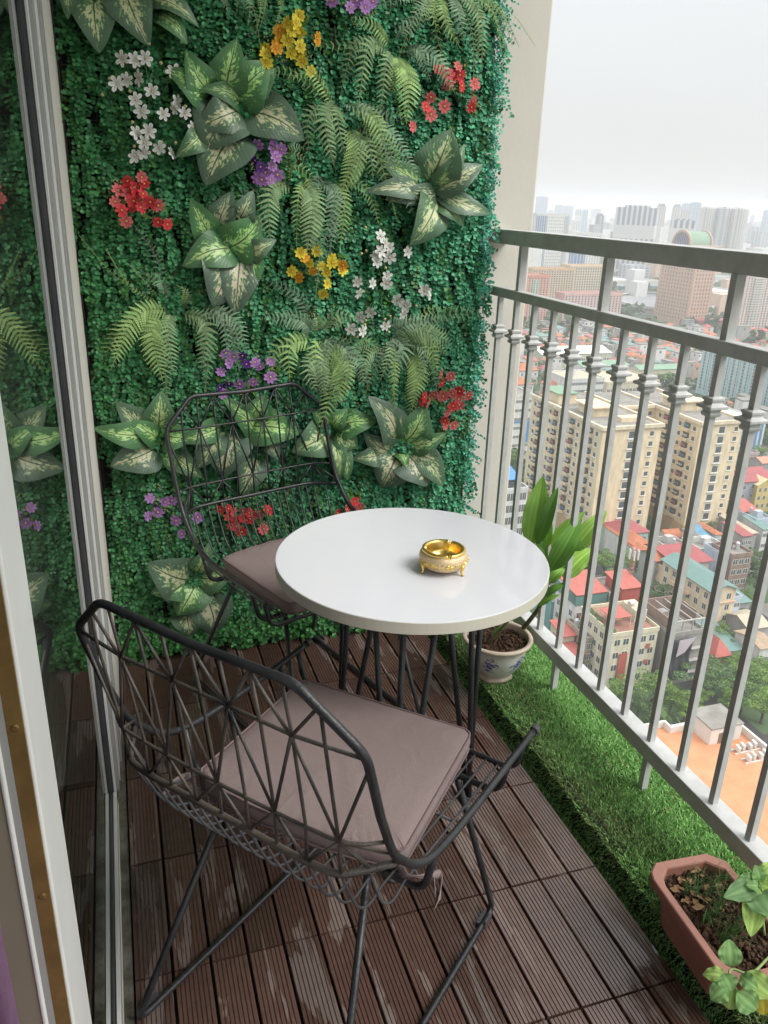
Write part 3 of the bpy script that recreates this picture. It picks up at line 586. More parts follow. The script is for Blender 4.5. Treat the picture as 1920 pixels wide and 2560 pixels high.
def bouquet(label, cf, pts, kinds, buds=True, leafy=True, long=False):
    W_ = [w3(*cf(x, y), .862+.02*rng.random()) for x, y in pts]; c = np.mean(W_, 0); c[1] = .93; base = c+np.array([0, .02, .01 if not long else -.02])
    t = empty('flower_spray', c, label, 'artificial flowers', 'flower sprays on the leafy wall')
    for i, P in enumerate(W_):
        k = kinds[i % len(kinds)] if isinstance(kinds, (list, tuple)) else kinds
        o = bpy.data.objects.new('blossom', blossom(k)); COL.objects.link(o); o.parent = t; o.location = Vector(P-c)
        o.rotation_euler = (R(rng.uniform(-38, 30)), R(rng.uniform(0, 360)), R(rng.uniform(-35, 35))); s_ = rng.uniform(.85, 1.12); o.scale = (s_, s_, s_)
    b = MB()
    for P in W_:
        q = P-c; bs = base-c; b.tube(smooth_path([bs, (bs+q)/2+np.array([rng.normal(0, .008), -.01, rng.normal(0, .008)]), q+np.array([0, .006, 0])], 4), .0009 if not long else .0014, 5)
    o = b.build('stalk', M['stalk'], t)
    if buds:
        b = MB()
        for i in range(len(pts)//2+4):
            q = W_[random.randrange(len(W_))]-c+np.array([rng.normal(0, .022), rng.uniform(-.004, .02), rng.normal(0, .024)])
            for k in range(7 if not long else 1):
                z = q+rng.normal(0, .005, 3)*(0 if long else 1); r_ = .0048 if long else .0016; b.lathe([(0, -r_), (r_*.8, -r_*.5), (r_, 0), (r_*.8, r_*.5), (0, r_)], 7, z)
        b.build('filler_buds', M['bud'], t, smooth=True)['kind'] = 'stuff'
    if leafy:
        s = LeafSet()
        for i in range(9):
            P = W_[random.randrange(len(W_))]-c+np.array([rng.normal(0, .012), .02, rng.normal(0, .012)]); a = rng.uniform(0, 6.28); d = np.array([math.cos(a), -.2, math.sin(a)])*rng.uniform(.018, .04)
            s.leaf(P, P+d, .011, depth=.003, droop=0, nx=3, ny=6, wavy=0)
        s.C = np.array([[.12, .26, .04]])*rng.uniform(.7, 1.2, (len(s.C), 1)); npmesh('leaves', s.V, s.F, M['leaf_green'], t, col=s.C, uv=np.array(s.UV), smooth=True)
M['stalk'] = mat('green_stalk', (.06,.17,.05), .6); M['bud'] = mat('pale_bud', (.50,.46,.22), .7)
M['stalk_w'] = M['stalk']
bouquet('spray of white star flowers at the upper left', c1, [(725,350),(795,355),(860,345),(1030,425),(690,495),(755,470),(830,465),(900,540),(800,590),(840,660),(965,675),(1040,600),(1040,640),(1095,670),(1135,755),(805,790),(880,775),(855,845),(945,875),(795,920),(850,900),(1010,910)], 'white', leafy=False, long=True)
bouquet('bunch of red daisies at the left', c1, [(755,1070),(840,1050),(855,1090),(745,1120),(700,1130),(790,1110),(845,1150),(680,1195),(790,1190),(890,1195),(940,1220),(830,1230),(720,1245),(750,1310),(935,1315),(990,1330),(760,1155),(800,1160),(780,1225)], ['red', 'pink', 'red'])
bouquet('bunch of yellow daisies at the top middle', c2, [(350,95),(285,140),(235,185),(330,140),(355,190),(155,285),(225,260),(285,240),(355,275),(155,370),(215,290),(305,320),(350,315),(370,365),(455,230),(420,425),(315,180),(150,320)], ['yellow', 'yellow', 'orange', 'yellow'])
bouquet('bunch of purple daisies between the two upper variegated plants', c2, [(110,855),(190,815),(245,885),(195,880),(215,930),(190,985),(110,1055),(150,1025),(220,1035),(175,1065),(90,950),(120,990),(70,920),(130,1065)], ['lilac']*10+['violet']*3+['lilac'])
bouquet('few purple daisies at the very top edge', c2, [(545,0),(650,45),(730,20),(785,10),(690,5),(740,45)], 'lilac')
bouquet('bunch of red daisies at the upper right', c2, [(1180,415),(1230,440),(1290,395),(1300,445),(1230,500),(1390,500),(1310,510),(1370,550),(1375,600),(1370,635),(1210,630),(1130,575),(1100,635),(1130,680),(1020,750),(1270,450),(1250,470)], ['red', 'pink', 'pink'])
bouquet('bunch of yellow daisies in the middle of the wall', c2, [(360,1500),(380,1525),(455,1490),(545,1530),(415,1560),(435,1600),(480,1575),(515,1615),(310,1610),(350,1640),(605,1600),(515,1680),(495,1740),(610,1570),(545,1555)], ['yellow', 'orange', 'yellow', 'yellow'])
bouquet('spray of white star flowers right of the middle yellow bunch', c2, [(830,1400),(855,1440),(885,1465),(830,1490),(800,1510),(885,1525),(810,1550),(990,1490),(870,1635),(870,1680),(695,1670),(780,1680),(700,1735),(1095,1720),(1115,1750),(935,1775),(980,1810),(965,1860),(775,1850),(715,1880),(860,1930),(660,1950),(720,1960)], 'white', leafy=False, long=True)
bouquet('bunch of purple daisies above the far chair', cb, [(130,170),(175,190),(145,225),(220,185),(285,220),(240,230),(365,215),(110,270),(275,320),(150,330),(205,330),(100,350),(120,380),(365,295),(310,240)], ['lilac', 'lilac', 'lilac', 'violet', 'lilac', 'violet'])
bouquet('bunch of red daisies by the right edge above the table', cb, [(1245,280),(1300,290),(1250,325),(1215,385),(1260,395),(1160,400),(1180,430),(1310,380),(1345,370),(1390,390),(1340,410),(1310,445),(1345,440),(1280,480),(1270,520),(1270,545),(1315,545),(1150,420)], ['pink', 'pink', 'red'])
bouquet('bunch of purple daisies low at the left beside the far chair', c5, [(890,820),(980,840),(930,865),(875,925),(1020,830),(1045,950),(1080,860),(1080,1030),(1170,930),(935,900)], ['lilac', 'lilac', 'violet', 'lilac'])
bouquet('bunch of red daisies seen through the lower back of the far chair', c5, [(1305,885),(1350,880),(1380,900),(1350,925),(1395,950),(1445,890),(1475,905),(1440,935),(1400,985),(1430,1015),(1380,980),(1535,915),(1585,890),(1480,940),(1560,1000)], ['red', 'red', 'pink'])
bouquet('small bunch of red daisies just behind the far rim of the table', cb, [(800,940),(830,965),(780,960),(760,980),(710,1000),(810,985)], ['red', 'pink'])
# ================================================================ WIRE CHAIRS
M['seat_steel'] = mat('grey_wire_steel', (.045,.048,.055), .42, c2=(.085,.085,.088), scale=14, bump=.1, bscale=220)
def make_chair(label):
    t = empty('wire_chair', (0, 0, 0), label, 'chair', 'black wire chairs at the round table')
    fr = .0064
    # outer tube: octagonal back, sides running down and forward as seat rails
    half = [(.266, .262, .517), (.264, .15, .512), (.263, .03, .508), (.263, -.07, .512), (.263, -.125, .523), (.262, -.165, .545), (.262, -.20, .580), (.261, -.228, .617), (.2605, -.262, .70)]
    H_ = smooth_path(half, 4); top = fillet([half[-1], (.26, -.298, .817), (.172, -.321, .896), (0, -.321, .890)], .02, 5)[1:]
    Rr = H_+top; Lr = [np.array([-q[0], q[1], q[2]]) for q in Rr[::-1]][1:]
    b = MB(); b.tube(Rr+Lr, fr, 10); b.build('outer_frame', M['black_steel'], t, smooth=True)
    # lattice of the backrest
    def side_pt(z):
        s = np.array(Rr); i = np.argsort(np.abs(s[:, 2]-z)+(s[:, 1] > -.15)*9)[0]; return s[i]
    def topz(u):
        u = abs(u)
        if u < .165: return np.array([u, -.321, .888])
        k = (u-.172)/.088; return np.array([u, -.321+.023*k, .893-.079*k])
    U = .1035
    def sg(p_, u): return np.array([p_[0]*(1 if u >= 0 else -1), p_[1], p_[2]])
    A = {k: sg(topz(abs(k)*U*(.98 if abs(k) < 2 else .965)), k) for k in (-2, -1, 0, 1, 2)}
    K = {k: np.array([k*U, -.306+.0005*abs(k), .806]) for k in (-1.5, -.5, .5, 1.5)}
    Mn = {k: np.array([k*U*1.005, -.285+.0017*k*k, .645]) for k in (-2, -1, 0, 1, 2)}
    def H3(u): a = abs(u); return np.array([u, -.279+max(0, a-.13)**2*1.2+max(0, a-.205)*.8, .582+max(0, a-.22)*.15])
    N = {k: H3(k*U) for k in (-1.5, -.5, .5, 1.5)}
    def H2(u):
        a = abs(u); return np.array([u, -.285+a*a*.16+max(0, a-.2)**2*9.2, .645])
    b = MB(); r1, r2 = .0029, .0026
    e = [np.array([.258, -.297, .811])]; b.tube([sg(e[0]*[1, 1, 1], -1)]+[K[k] for k in (-1.5, -.5, .5, 1.5)]+[e[0]], r1, 7)
    b.tube([H2(u) for u in np.linspace(-.2575, .2575, 25)], r1, 7)
    for a in range(-2, 3):
        for k in (a-.5, a+.5):
            if k in K: b.tube([A[a], K[k]+(0, -.003, 0)], r2, 6)
        for k in (a-.5, a+.5):
            if k in K: b.tube([K[k]+(0, -.003, 0), Mn[a]], r2, 6)
        for k in (a-.5, a+.5):
            if k in N: b.tube([Mn[a], N[k]], r2, 6)
    for s in (-1, 1):
        b.tube([sg(np.array([.2585, -.290, .79]), s), Mn[2*s]], r2, 6); b.tube([Mn[2*s], sg(np.array([.259, -.214, .60]), s)], r2, 6)
        b.tube([Mn[2*s], H3(2.28*s*U)], r2, 6)
    for k in np.arange(-2, 2.01, .5):      # uprights
        u = k*U; q = sg(topz(abs(u)*.985), k if k else 1); q[0] = u*.985
        b.tube([q, np.array([u, -.306, .806]), H2(u)+(0, .001, 0), H3(u)], r2, 6)
    b.build('back_lattice', M['wire_steel'], t, smooth=True)
    b = MB(); b.tube([H3(u) for u in np.linspace(-.2585, .2585, 33)], .0054, 8); b.build('back_rail', M['wire_steel'], t, smooth=True)
    # seat wires: drop from the back rail, curl under, run to the front bar
    b = MB()
    for i in range(-9, 10):
        u = i*U/4; h = H3(u); us = u*.93; dv = max(0, abs(u)-.15)*.35
        P = smooth_path([h, h+(0, .012, -.03), (u*.995, h[1]+.028, .515), (u*.99, h[1]+.043, .487), (u*.98, h[1]+.062, .465), (u*.965, h[1]+.088, .450), (us, h[1]+.13, .443)], 3)+[np.array([us, 0, .440]), np.array([us, .222, .4415])]
        b.tube(P, .0022, 6)
    for v, z in ((-.07, .4375), (.05, .436)): b.tube([(-.215, v, z), (.215, v, z)], .0028, 6)
    b.build('seat_wires', M['seat_steel'], t, smooth=True)
    def hoop(v, zt, zb, w_, r): return fillet([(-.262, v, zt), (-w_-.012, v+.004, zb), (w_+.012, v+.004, zb), (.262, v, zt)], .03, 6)
    b = MB(); b.tube(hoop(.225, .513, .4405, .238, 0), .0055, 9); b.build('front_bar', M['black_steel'], t, smooth=True)
    for v, zt in ((.165, .511), (-.105, .515)):
        b = MB(); b.tube(hoop(v, zt, .4275, .232, 0), .0062, 9); b.build('cross_bar', M['black_steel'], t, smooth=True)
    for s in (-1, 1):                       # one bent sled loop per side
        b = MB(); b.tube(fillet([(s*.150, -.115, .425), (s*.222, -.303, .0085), (s*.207, .300, .0085), (s*.166, .160, .425)], .028, 6), .0064, 10)
        leg = b.build('leg', M['black_steel'], t, smooth=True)
        for v in (-.262, .262):
            c = MB(); x = s*(.2145-.0125*v/.3); c.box(x-.0095, x+.0095, v-.019, v+.019, .0018, .0125); c.box(x+s*.0088, x+s*.0125, v-.016, v+.016, -.0008, .021)
            c.build('foot_pad', M['rubber'], leg, bevel=.0025)
        c = MB(); c.lathe([(.0078, 0), (.0082, .002), (.0082, .014), (0, .0155)], 12); q = c.build('end_cap', M['rubber'], t, smooth=True); q.location = (s*.266, .258, .517); q.rotation_euler = (R(-90), 0, 0)
    return t
chA = make_chair('near black wire chair in the foreground, seen from behind'); chA.location = (-.6510, -.3744, 0); chA.rotation_euler = (0, 0, -.88912)
chB = copy_tree(chA)
for c_ in chB.children:
    if c_.material_slots and c_.material_slots[0].material == M['wire_steel']: c_.material_slots[0].link = 'OBJECT'; c_.material_slots[0].material = M['black_steel']
chB['label'] = 'far black wire chair standing in front of the leafy wall'; chB.location = (-.5012, .5226, 0); chB.rotation_euler = (0, 0, -2.79106)
def cushion(label, ch, off, rot):
    # plump pad: rounded front corners, bowed rear edge
    def outline(k):
        pts = []
        P = [(-.186, .168), (.188, .168), (.197, -.158)]
        arc = [(.197*math.cos(a)*1.0, -.158-.036*math.sin(a)) for a in np.linspace(0, math.pi, 15)][1:-1]
        P += arc+[(-.196, -.125)]
        q = fillet([(0, .168, 0)]+[(x, y, 0) for x, y in P[1:2]]+[(.197, -.158, 0)]+[(x, y, 0) for x, y in arc]+[(-.197, -.158, 0), (-.188, .168, 0), (0, .168, 0)], .022, 5)
        return np.array(q)[:-1, :2]
    O = outline(0); n = len(O); Z = [(.97, -.0175), (1.0, -.015), (1.012, -.006), (1.014, 0), (1.012, .007), (1.0, .0155), (.97, .0178), (.88, .0195), (.6, .0215), (.3, .022)]
    b = MB(); V = []
    for s_, z in Z:
        for i, (x, y) in enumerate(O):
            w_ = .0012*math.sin(i*1.9+z*300)+.0010*math.sin(i*.7) if s_ > .95 else .0009*math.sin(x*40+y*23)
            V.append((x*s_, y*s_, z+w_*.7))
    F = [(k*n+i, k*n+(i+1) % n, (k+1)*n+(i+1) % n, (k+1)*n+i) for k in range(len(Z)-1) for i in range(n)]+[tuple(range(n))[::-1]]
    V.append((0, 0, .022)); c0 = len(V)-1; F += [((len(Z)-1)*n+i, (len(Z)-1)*n+(i+1) % n, c0) for i in range(n)]
    t = empty('seat_cushion', (0, 0, 0), label, 'cushion', 'taupe cushions on the wire chairs')
    b.add(V, F); b.build('pad', M['cushion'], t, smooth=True)
    for z, s_ in ((.0162, 1.0), (-.0158, 1.0)):
        p_ = MB(); p_.tube([(x*s_*1.004, y*s_*1.004, z+.0008*math.sin(i*.7)) for i, (x, y) in enumerate(O)], .0021, 7, closed=True); p_.build('piping', M['piping'], t, smooth=True)
    for s in ((-1, 1) if ch is chA else ()):
        r_ = MB()
        for q in ((0, .0), (.012, .01)):
            P = smooth_path([(s*.188, -.165, -.012), (s*.212, -.18, -.018), (s*(.235+q[0]), -.15+q[1], -.032), (s*(.252+q[0]), -.160-q[1], -.040), (s*(.262), -.178-q[1], -.046-.3*q[0])], 5)
            G = []
            for i, c in enumerate(P):
                w_ = .0075; G.append([c+np.array([0, w_*math.cos(i*.35), w_*math.sin(i*.35)]), c-np.array([0, w_*math.cos(i*.35), w_*math.sin(i*.35)])])
            r_.grid(G)
        o = r_.build('tie', M['cushion'], t, smooth=True); sm = o.modifiers.new('solid', 'SOLIDIFY'); sm.thickness = .0014
    t.parent = None; a = ch.rotation_euler.z; c_, s2 = math.cos(a), math.sin(a)
    t.location = (ch.location.x+off[0]*c_-off[1]*s2, ch.location.y+off[0]*s2+off[1]*c_, .4655); t.rotation_euler = (0, 0, a+rot)
    return t
cushion('taupe seat cushion tied on the near chair, whole top in view', chA, (-.013, .045), R(7))
cushion('taupe seat cushion on the far chair, half hidden under the table', chB, (0, .055), 0)
# ================================================================ ROUND TABLE
TX, TY, TZ, TR = -.3885, -.024, .71, .2931
t = empty('round_table', (TX, TY, 0), 'round white topped cafe table on slanted black rods', 'table')
b = MB(); n = 128; r0 = TR
b.lathe([(0, TZ-.0005), (.1, TZ), (r0-.002, TZ), (r0-.0008, TZ-.0004), (r0-.0006, TZ-.0012)], n); b.build('tabletop', M['table_white'], t, smooth=False)
b = MB(); b.lathe([(r0-.0006, TZ-.0012), (r0, TZ-.0016), (r0, TZ-.0245), (r0-.001, TZ-.0255), (.1, TZ-.0256), (0, TZ-.0256)], n); b.build('edge_band', M['table_edge'], t)
for k in range(3):
    a = R(5.9+120*k); B = np.array([.193*math.cos(a), .193*math.sin(a), .0085])
    for d in (-31.4, 0, 31.4):
        rr = .187 if d == 0 else .133; q = a+R(d); b = MB()
        off = np.array([-math.sin(a), math.cos(a), 0])*(.008*np.sign(d)); Tp = np.array([rr*math.cos(q), rr*math.sin(q), TZ-.0285])
        b.tube([B+off, B+off+(Tp-B-off)*.5, Tp], .0068, 12); b.build('leg', M['black_steel'], t, smooth=True)
    b = MB(); b.lathe([(0, 0), (.016, 0), (.017, .002), (.017, .007), (.012, .010), (0, .011)], 20, (B[0], B[1], .0)); b.build('foot', M['rubber'], t, smooth=True)
    b = MB(); q1, q2 = a-R(31.4), a+R(31.4)
    b.tube([(.133*math.cos(q1), .133*math.sin(q1), TZ-.031), (.133*math.cos(q2), .133*math.sin(q2), TZ-.031)], .006, 8); b.tube([(.187*math.cos(a), .187*math.sin(a), TZ-.031), (0, 0, TZ-.031)], .006, 8); b.build('bracket', M['black_steel'], t)
# ================================================================ ASHTRAY
AX, AY = -.347, -.098
t = empty('ashtray', (AX, AY, TZ), 'gold and cream enamel ashtray with little feet on the white table', 'ashtray')
b = MB(); b.lathe([(.020, .0035), (.034, .005), (.0455, .0125), (.0510, .023), (.0518, .030), (.0487, .038), (.043, .0425)], 64); b.build('bowl', M['ash_body'], t, smooth=True)
def notched():
    b = MB(); prof = [(.0432, .0412), (.0455, .0432), (.0455, .0465), (.0435, .0478), (.0365, .0472), (.0355, .045), (.034, .030), (.030, .020), (.012, .0165), (0, .0162)]
    n = 240; V = []
    for r_, z in prof:
        for j in range(n):
            a = 360*j/n; d = 0
            for c in (-97, 48, 165):
                x = abs((a-c+180) % 360-180)
                if x < 5.5 and r_ > .030 and z > .04: d = max(d, .0065*(1-x/5.5))
            V.append((r_*math.cos(R(a)), r_*math.sin(R(a)), z-d))
    b.add(V, [(k*n+j, (k+1)*n+j, (k+1)*n+(j+1) % n, k*n+(j+1) % n) for k in range(len(prof)-1) for j in range(n)]); return b
notched().build('gold_rim', M['gold'], t, smooth=True)
for a in (-60, -167, 14, 118):
    c_, s_ = math.cos(R(a)), math.sin(R(a)); b = MB()
    b.tube([(.049*c_, .049*s_, .023), (.0495*c_, .0495*s_, .014), (.049*c_, .049*s_, .006), (.0515*c_, .0515*s_, .0022), (.0545*c_, .0545*s_, .0028)], [.0052, .0042, .0024, .0028, .0022], 8)
    for k in range(-3, 4): b.tube([(.0515*math.cos(R(a+k*5.5)), .0515*math.sin(R(a+k*5.5)), .031-abs(k)*.0012), (.0505*math.cos(R(a+k*1.5)), .0505*math.sin(R(a+k*1.5)), .012)], .0009, 5)
    b.build('foot', M['gold'], t, smooth=True)
def motif(a0, big):
    b = MB()
    def on(a, z): r_ = np.interp(z, [.0145, .024, .031, .038], [.0472, .0519, .0519, .0480]); return (r_*math.cos(R(a)), r_*math.sin(R(a)), z)
    for k in range(9):
        th = R(20*k+10); L = 1 if k % 2 else .75
        b.tube([on(a0, .022), on(a0+7*math.cos(th)*L*big, .022+.0055*math.sin(th)*L*big), on(a0+11*math.cos(th)*L*big, .022+.009*math.sin(th)*L*big)], [.0011, .0019, .0009], 5)
    for s in (-1, 1): b.tube([on(a0+s*2, .020), on(a0+s*8*big, .0178), on(a0+s*14*big, .0205), on(a0+s*17*big, .0265), on(a0+s*13*big, .031)], .0011, 5)
    b.build('flower_relief', M['gold'], t, smooth=True)
for a in (-98, -135, -28, 40, 80, 205): motif(a, 1 if a == -98 else .9)
# ================================================================ POTTED PLANT
PX_, PY_, PZ = .078, .425, .058
t = empty('ceramic_pot', (PX_, PY_, PZ), 'white ceramic pot with blue painted flowers on the turf', 'flower pot')
b = MB(); b.lathe([(.050, .012), (.054, .014), (.066, .030), (.080, .052), (.0885, .078), (.0925, .104), (.0935, .118)], 64); b.build('body', M['pot'], t, smooth=True)
def foot_wob(a, k): return 0
b = MB(); n = 64; V = []
for r_, z, sc_ in ((.0505, .0135, 0), (.056, .004, 1), (.0575, -.002, 1), (.052, -.002, 1), (.047, .012, 0)):
    for j in range(n):
        a = 2*math.pi*j/n; V.append((r_*(1+.03*math.cos(a*8)*sc_)*math.cos(a), r_*(1+.03*math.cos(a*8)*sc_)*math.sin(a), z+(.004*max(0, math.cos(a*4))**2 if sc_ else 0)))
b.add(V, [(k*n+j, k*n+(j+1) % n, (k+1)*n+(j+1) % n, (k+1)*n+j) for k in range(4) for j in range(n)]); b.build('foot_ring', M['pot_rim'], t, smooth=True)
b = MB(); b.lathe([(.0935, .118), (.098, .1205), (.1065, .124), (.1085, .1275), (.1085, .1315), (.1065, .1345), (.0965, .1345), (.094, .131), (.0925, .112)], 72); b.build('rim', M['pot_rim'], t, smooth=True)
def painted(a0, seed, spread):
    rr = random.Random(seed); b = MB()
    def on(a, z): r_ = np.interp(z, [.014, .030, .052, .078, .104, .118], [.054, .066, .080, .0885, .0925, .0935])+.0003; return np.array([r_*math.cos(R(a)), r_*math.sin(R(a)), z])
    for k in range(80):
        a = a0+rr.gauss(0, spread); z = .074+rr.gauss(0, .011)+(a-a0)*.0007; q = rr.uniform(1.0, 3.0); n = 7; V = [on(a, z)]; ph = rr.uniform(0, 6)
        for j in range(n):
            th = 2*math.pi*j/n; e = q*(1+.45*math.sin(3*th+ph)); V.append(on(a+e*math.cos(th), z+e*.00085*math.sin(th)))
        b.add(V, [(0, 1+j, 1+(j+1) % n) for j in range(n)])
    for k in range(9):
        a = a0-spread*1.6+k*spread*.38; z = .052+rr.uniform(-.0015, .0015); b.add([on(a-.9, z-.001), on(a+.9, z-.001), on(a+.7, z+.0012), on(a-.7, z+.0012)], [(0, 1, 2, 3)])
    b.build('painted_flowers', M['blue_paint'], t)
painted(-68, 3, 8); painted(-128, 5, 6.5); painted(10, 8, 8)
def soil_disc(parent, fn, name='soil'):
    b = MB(); fn(b); return b.build(name, M['soil'], parent, smooth=False)
def pot_soil(b):
    n, k = 64, 22
    G = [[(r_*math.cos(2*math.pi*j/n), r_*math.sin(2*math.pi*j/n), .112+.004*math.sin(r_*170+j*.9)+rng.normal(0, .0022)) for j in range(n)]+[0] for r_ in np.linspace(.002, .0932, k)]
    for g in G: g[-1] = g[0]
    b.grid(G)
    for i in range(150):
        a = rng.uniform(0, 6.28); q = .088*math.sqrt(rng.random()); s_ = rng.uniform(.002, .0055); c = (q*math.cos(a), q*math.sin(a), .116)
        b.lathe([(0, -s_), (s_*.8, -s_*.4), (s_, s_*.2), (s_*.6, s_*.8), (0, s_)], 6, c, wob=lambda t_, k_: .25*math.sin(t_*2+i))
o = soil_disc(t, pot_soil)
# tall canes with long ribbed leaves
def green(c, v=.2): return np.array(c)*rng.uniform(1-v, 1+v)
class LongLeaf(LeafSet):
    def long(s, B, Tp, wd, bow, col, fold=.25, nx=11, ny=22, wavy=.07, shape=.8):
        B, Tp = np.array(B), np.array(Tp); ax = Tp-B; L = np.linalg.norm(ax); ax /= L; view = CAM-(B+Tp)/2; view /= np.linalg.norm(view)
        nrm = view+np.array([0, 0, .35])+rng.normal(0, .15, 3); nrm -= ax*(nrm@ax); nrm /= np.linalg.norm(nrm); sd_ = np.cross(ax, nrm); ph = rng.uniform(0, 6)
        for i in range(ny):
            v = i/(ny-1); pr = math.sin(math.pi*min(max(v, .0)**shape, 1))**.75 if 0 < v < 1 else .0; pr = max(pr, .12*(1-v))
            for j in range(nx):
                u = -1+2*j/(nx-1); h = wd*.5*pr; c = B+ax*L*v+sd_*u*h+nrm*(bow*math.sin(math.pi*v)-bow*.6*v*v+fold*h*abs(u)+wavy*h*math.sin(ph+v*19)*abs(u)**3)
                s.V.append(c); s.UV.append((u, v)); k = 1+(.16 if j % 2 else -.10)*(abs(u) > .05)+.5*(abs(u) < .05); s.C.append(np.array(col)*k*(1+.12*math.sin(v*5+ph)))
        for i in range(ny-1):
            for j in range(nx-1): a = s.n+i*nx+j; s.F.append((a, a+1, a+nx+1, a+nx))
        s.n += nx*ny
def cp(x, y): return 1250+x*.24859, 1150+y*.24859
def lx(x, y, X): return atp(*cp(x, y), 0, X)
t2 = empty('potted_plant', (PX_+.06, PY_+.01, PZ+.115), 'tall leafy plant with long ribbed green leaves growing in the ceramic pot', 'plant'); O2 = np.array(t2.location)
dk = (.12, .28, .045); md = (.24, .47, .08); lt = (.36, .62, .12)
spec = [((300,860,.15),(432,160,.185),225,.01,md), ((372,850,.155),(580,275,.20),135,.012,dk), ((500,1110,.16),(812,572,.235),200,.02,dk), ((470,880,.19),(505,560,.20),110,.012,md), ((520,880,.22),(845,520,.28),140,.015,lt), ((735,910,.235),(1068,510,.31),185,.015,lt), ((640,1190,.22),(935,880,.30),215,.012,lt), ((500,1240,.16),(655,1070,.21),120,.012,md), ((470,1010,.15),(365,815,.17),85,.02,dk), ((440,1370,.165),(662,1232,.215),75,.012,dk), ((385,1455,.165),(585,1355,.195),75,.014,md), ((740,900,.23),(880,820,.27),90,.01,dk)]
for B_, T_, wd, bow, col in spec:
    s = LongLeaf(); B = lx(*B_); Tp = lx(*T_); m_ = scale_at((B+Tp)/2); s.long(B, Tp, wd*.24859*m_*1.1, bow, green(col, .1)); o = npmesh('leaf', s.V, s.F, M['leaf_green'], t2, col=np.array(s.C), uv=np.array(s.UV), smooth=True); o.location = -t2.location
b = MB(); st = smooth_path([atp(1080+880*.2532, 1400+700*.2532, 2, .165), lx(300, 1610, .165), lx(390, 1490, .17), lx(440, 1370, .172), lx(490, 1200, .17), lx(500, 1060, .165), lx(400, 900, .155)], 5); b.tube(st, np.linspace(.0075, .0045, len(st)), 10)
st = smooth_path([atp(1080+540*.2532, 1400+825*.2532, 2, .165), atp(1080+640*.2532, 1400+735*.2532, 0, .065), atp(1080+745*.2532, 1400+600*.2532, 0, .085), lx(190, 1350, .10), lx(330, 1000, .13), lx(330, 850, .15)], 5); b.tube(st, np.linspace(.0065, .0045, len(st)), 10)
o = b.build('stem', M['cane'], t2, smooth=True); o.location = -t2.location
for B_, T_, wd in (((690,760,.075),(600,840,.06),60),):
    s = LongLeaf(); B = atp(1080+690*.2532, 1400+650*.2532, 0, .08); Tp = atp(1080+610*.2532, 1400+770*.2532, 0, .06); s.long(B, Tp, .022, .006, dk); o = npmesh('leaf', s.V, s.F, M['leaf_green'], t2, col=np.array(s.C), uv=np.array(s.UV), smooth=True); o.location = -t2.location
# ================================================================ TROUGH PLANTER
TPX, TPY, TPZ = .066, -.607, .052; rot = R(-4)
t = empty('trough_planter', (TPX, TPY, TPZ), 'brown plastic trough planter at the lower right corner on the turf', 'planter', rz=rot)
def tr_out(hx, hy, z, c=.028):
    return [(hx-c, -hy, z), (hx, -hy+c, z), (hx, hy-c, z), (hx-c, hy, z), (-hx+c, hy, z), (-hx+.006, hy-c*.75, z), (-hx, hy-c*1.4, z), (-hx, -hy+c*1.4, z), (-hx+.006, -hy+c*.75, z), (-hx+c, -hy, z)]
b = MB(); R_ = [tr_out(.066, .112, 0), tr_out(.074, .124, .085), tr_out(.075, .125, .0875), tr_out(.088, .140, .0880), tr_out(.0895, .1415, .0895), tr_out(.0895, .1415, .1065), tr_out(.087, .139, .1090), tr_out(.0735, .1235, .1085), tr_out(.0715, .1215, .105), tr_out(.070, .120, .06)]
n = 10; V = [q for r_ in R_ for q in r_]; b.add(V, [(k*n+j, k*n+(j+1) % n, (k+1)*n+(j+1) % n, (k+1)*n+j) for k in range(len(R_)-1) for j in range(n)]+[tuple(range(n))[::-1]])
b.build('box', M['planter'], t, bevel=.0015)
b = MB(); nx, ny = 34, 56
b.grid([[(-.0725+.145*i/nx, -.122+.244*j/ny, .088+.004*math.sin(i*.9+j*.3)+rng.normal(0, .0025)) for i in range(nx+1)] for j in range(ny+1)])
for i in range(260):
    s_ = rng.uniform(.002, .007); b.lathe([(0, -s_), (s_*.8, -s_*.4), (s_, s_*.2), (s_*.6, s_*.8), (0, s_)], 6, (rng.uniform(-.062, .062), rng.uniform(-.108, .108), .092), wob=lambda t_, k_: .25*math.sin(t_*2+i))
b.build('soil', M['soil'], t)
b = MB()
for i in range(30):
    x, y = rng.uniform(-.06, .03), rng.uniform(.02, .108); a = rng.uniform(0, 6.28); l = rng.uniform(.006, .014); b.add([(x, y, .099), (x+l*math.cos(a), y+l*math.sin(a), .102), (x+l*1.6*math.cos(a+.4), y+l*1.6*math.sin(a+.4), .0995), (x+l*math.cos(a+.9), y+l*math.sin(a+.9), .0985)], [(0, 1, 2, 3)])
b.build('dry_leaf_litter', M['straw'], t)
T0 = np.array([TPX, TPY, TPZ])
t3 = empty('chive_clump', (TPX-.02, TPY+.03, TPZ+.09), 'thin grassy sprouts growing in the brown trough', 'plant'); V, F, C = [], [], []; n0 = 0
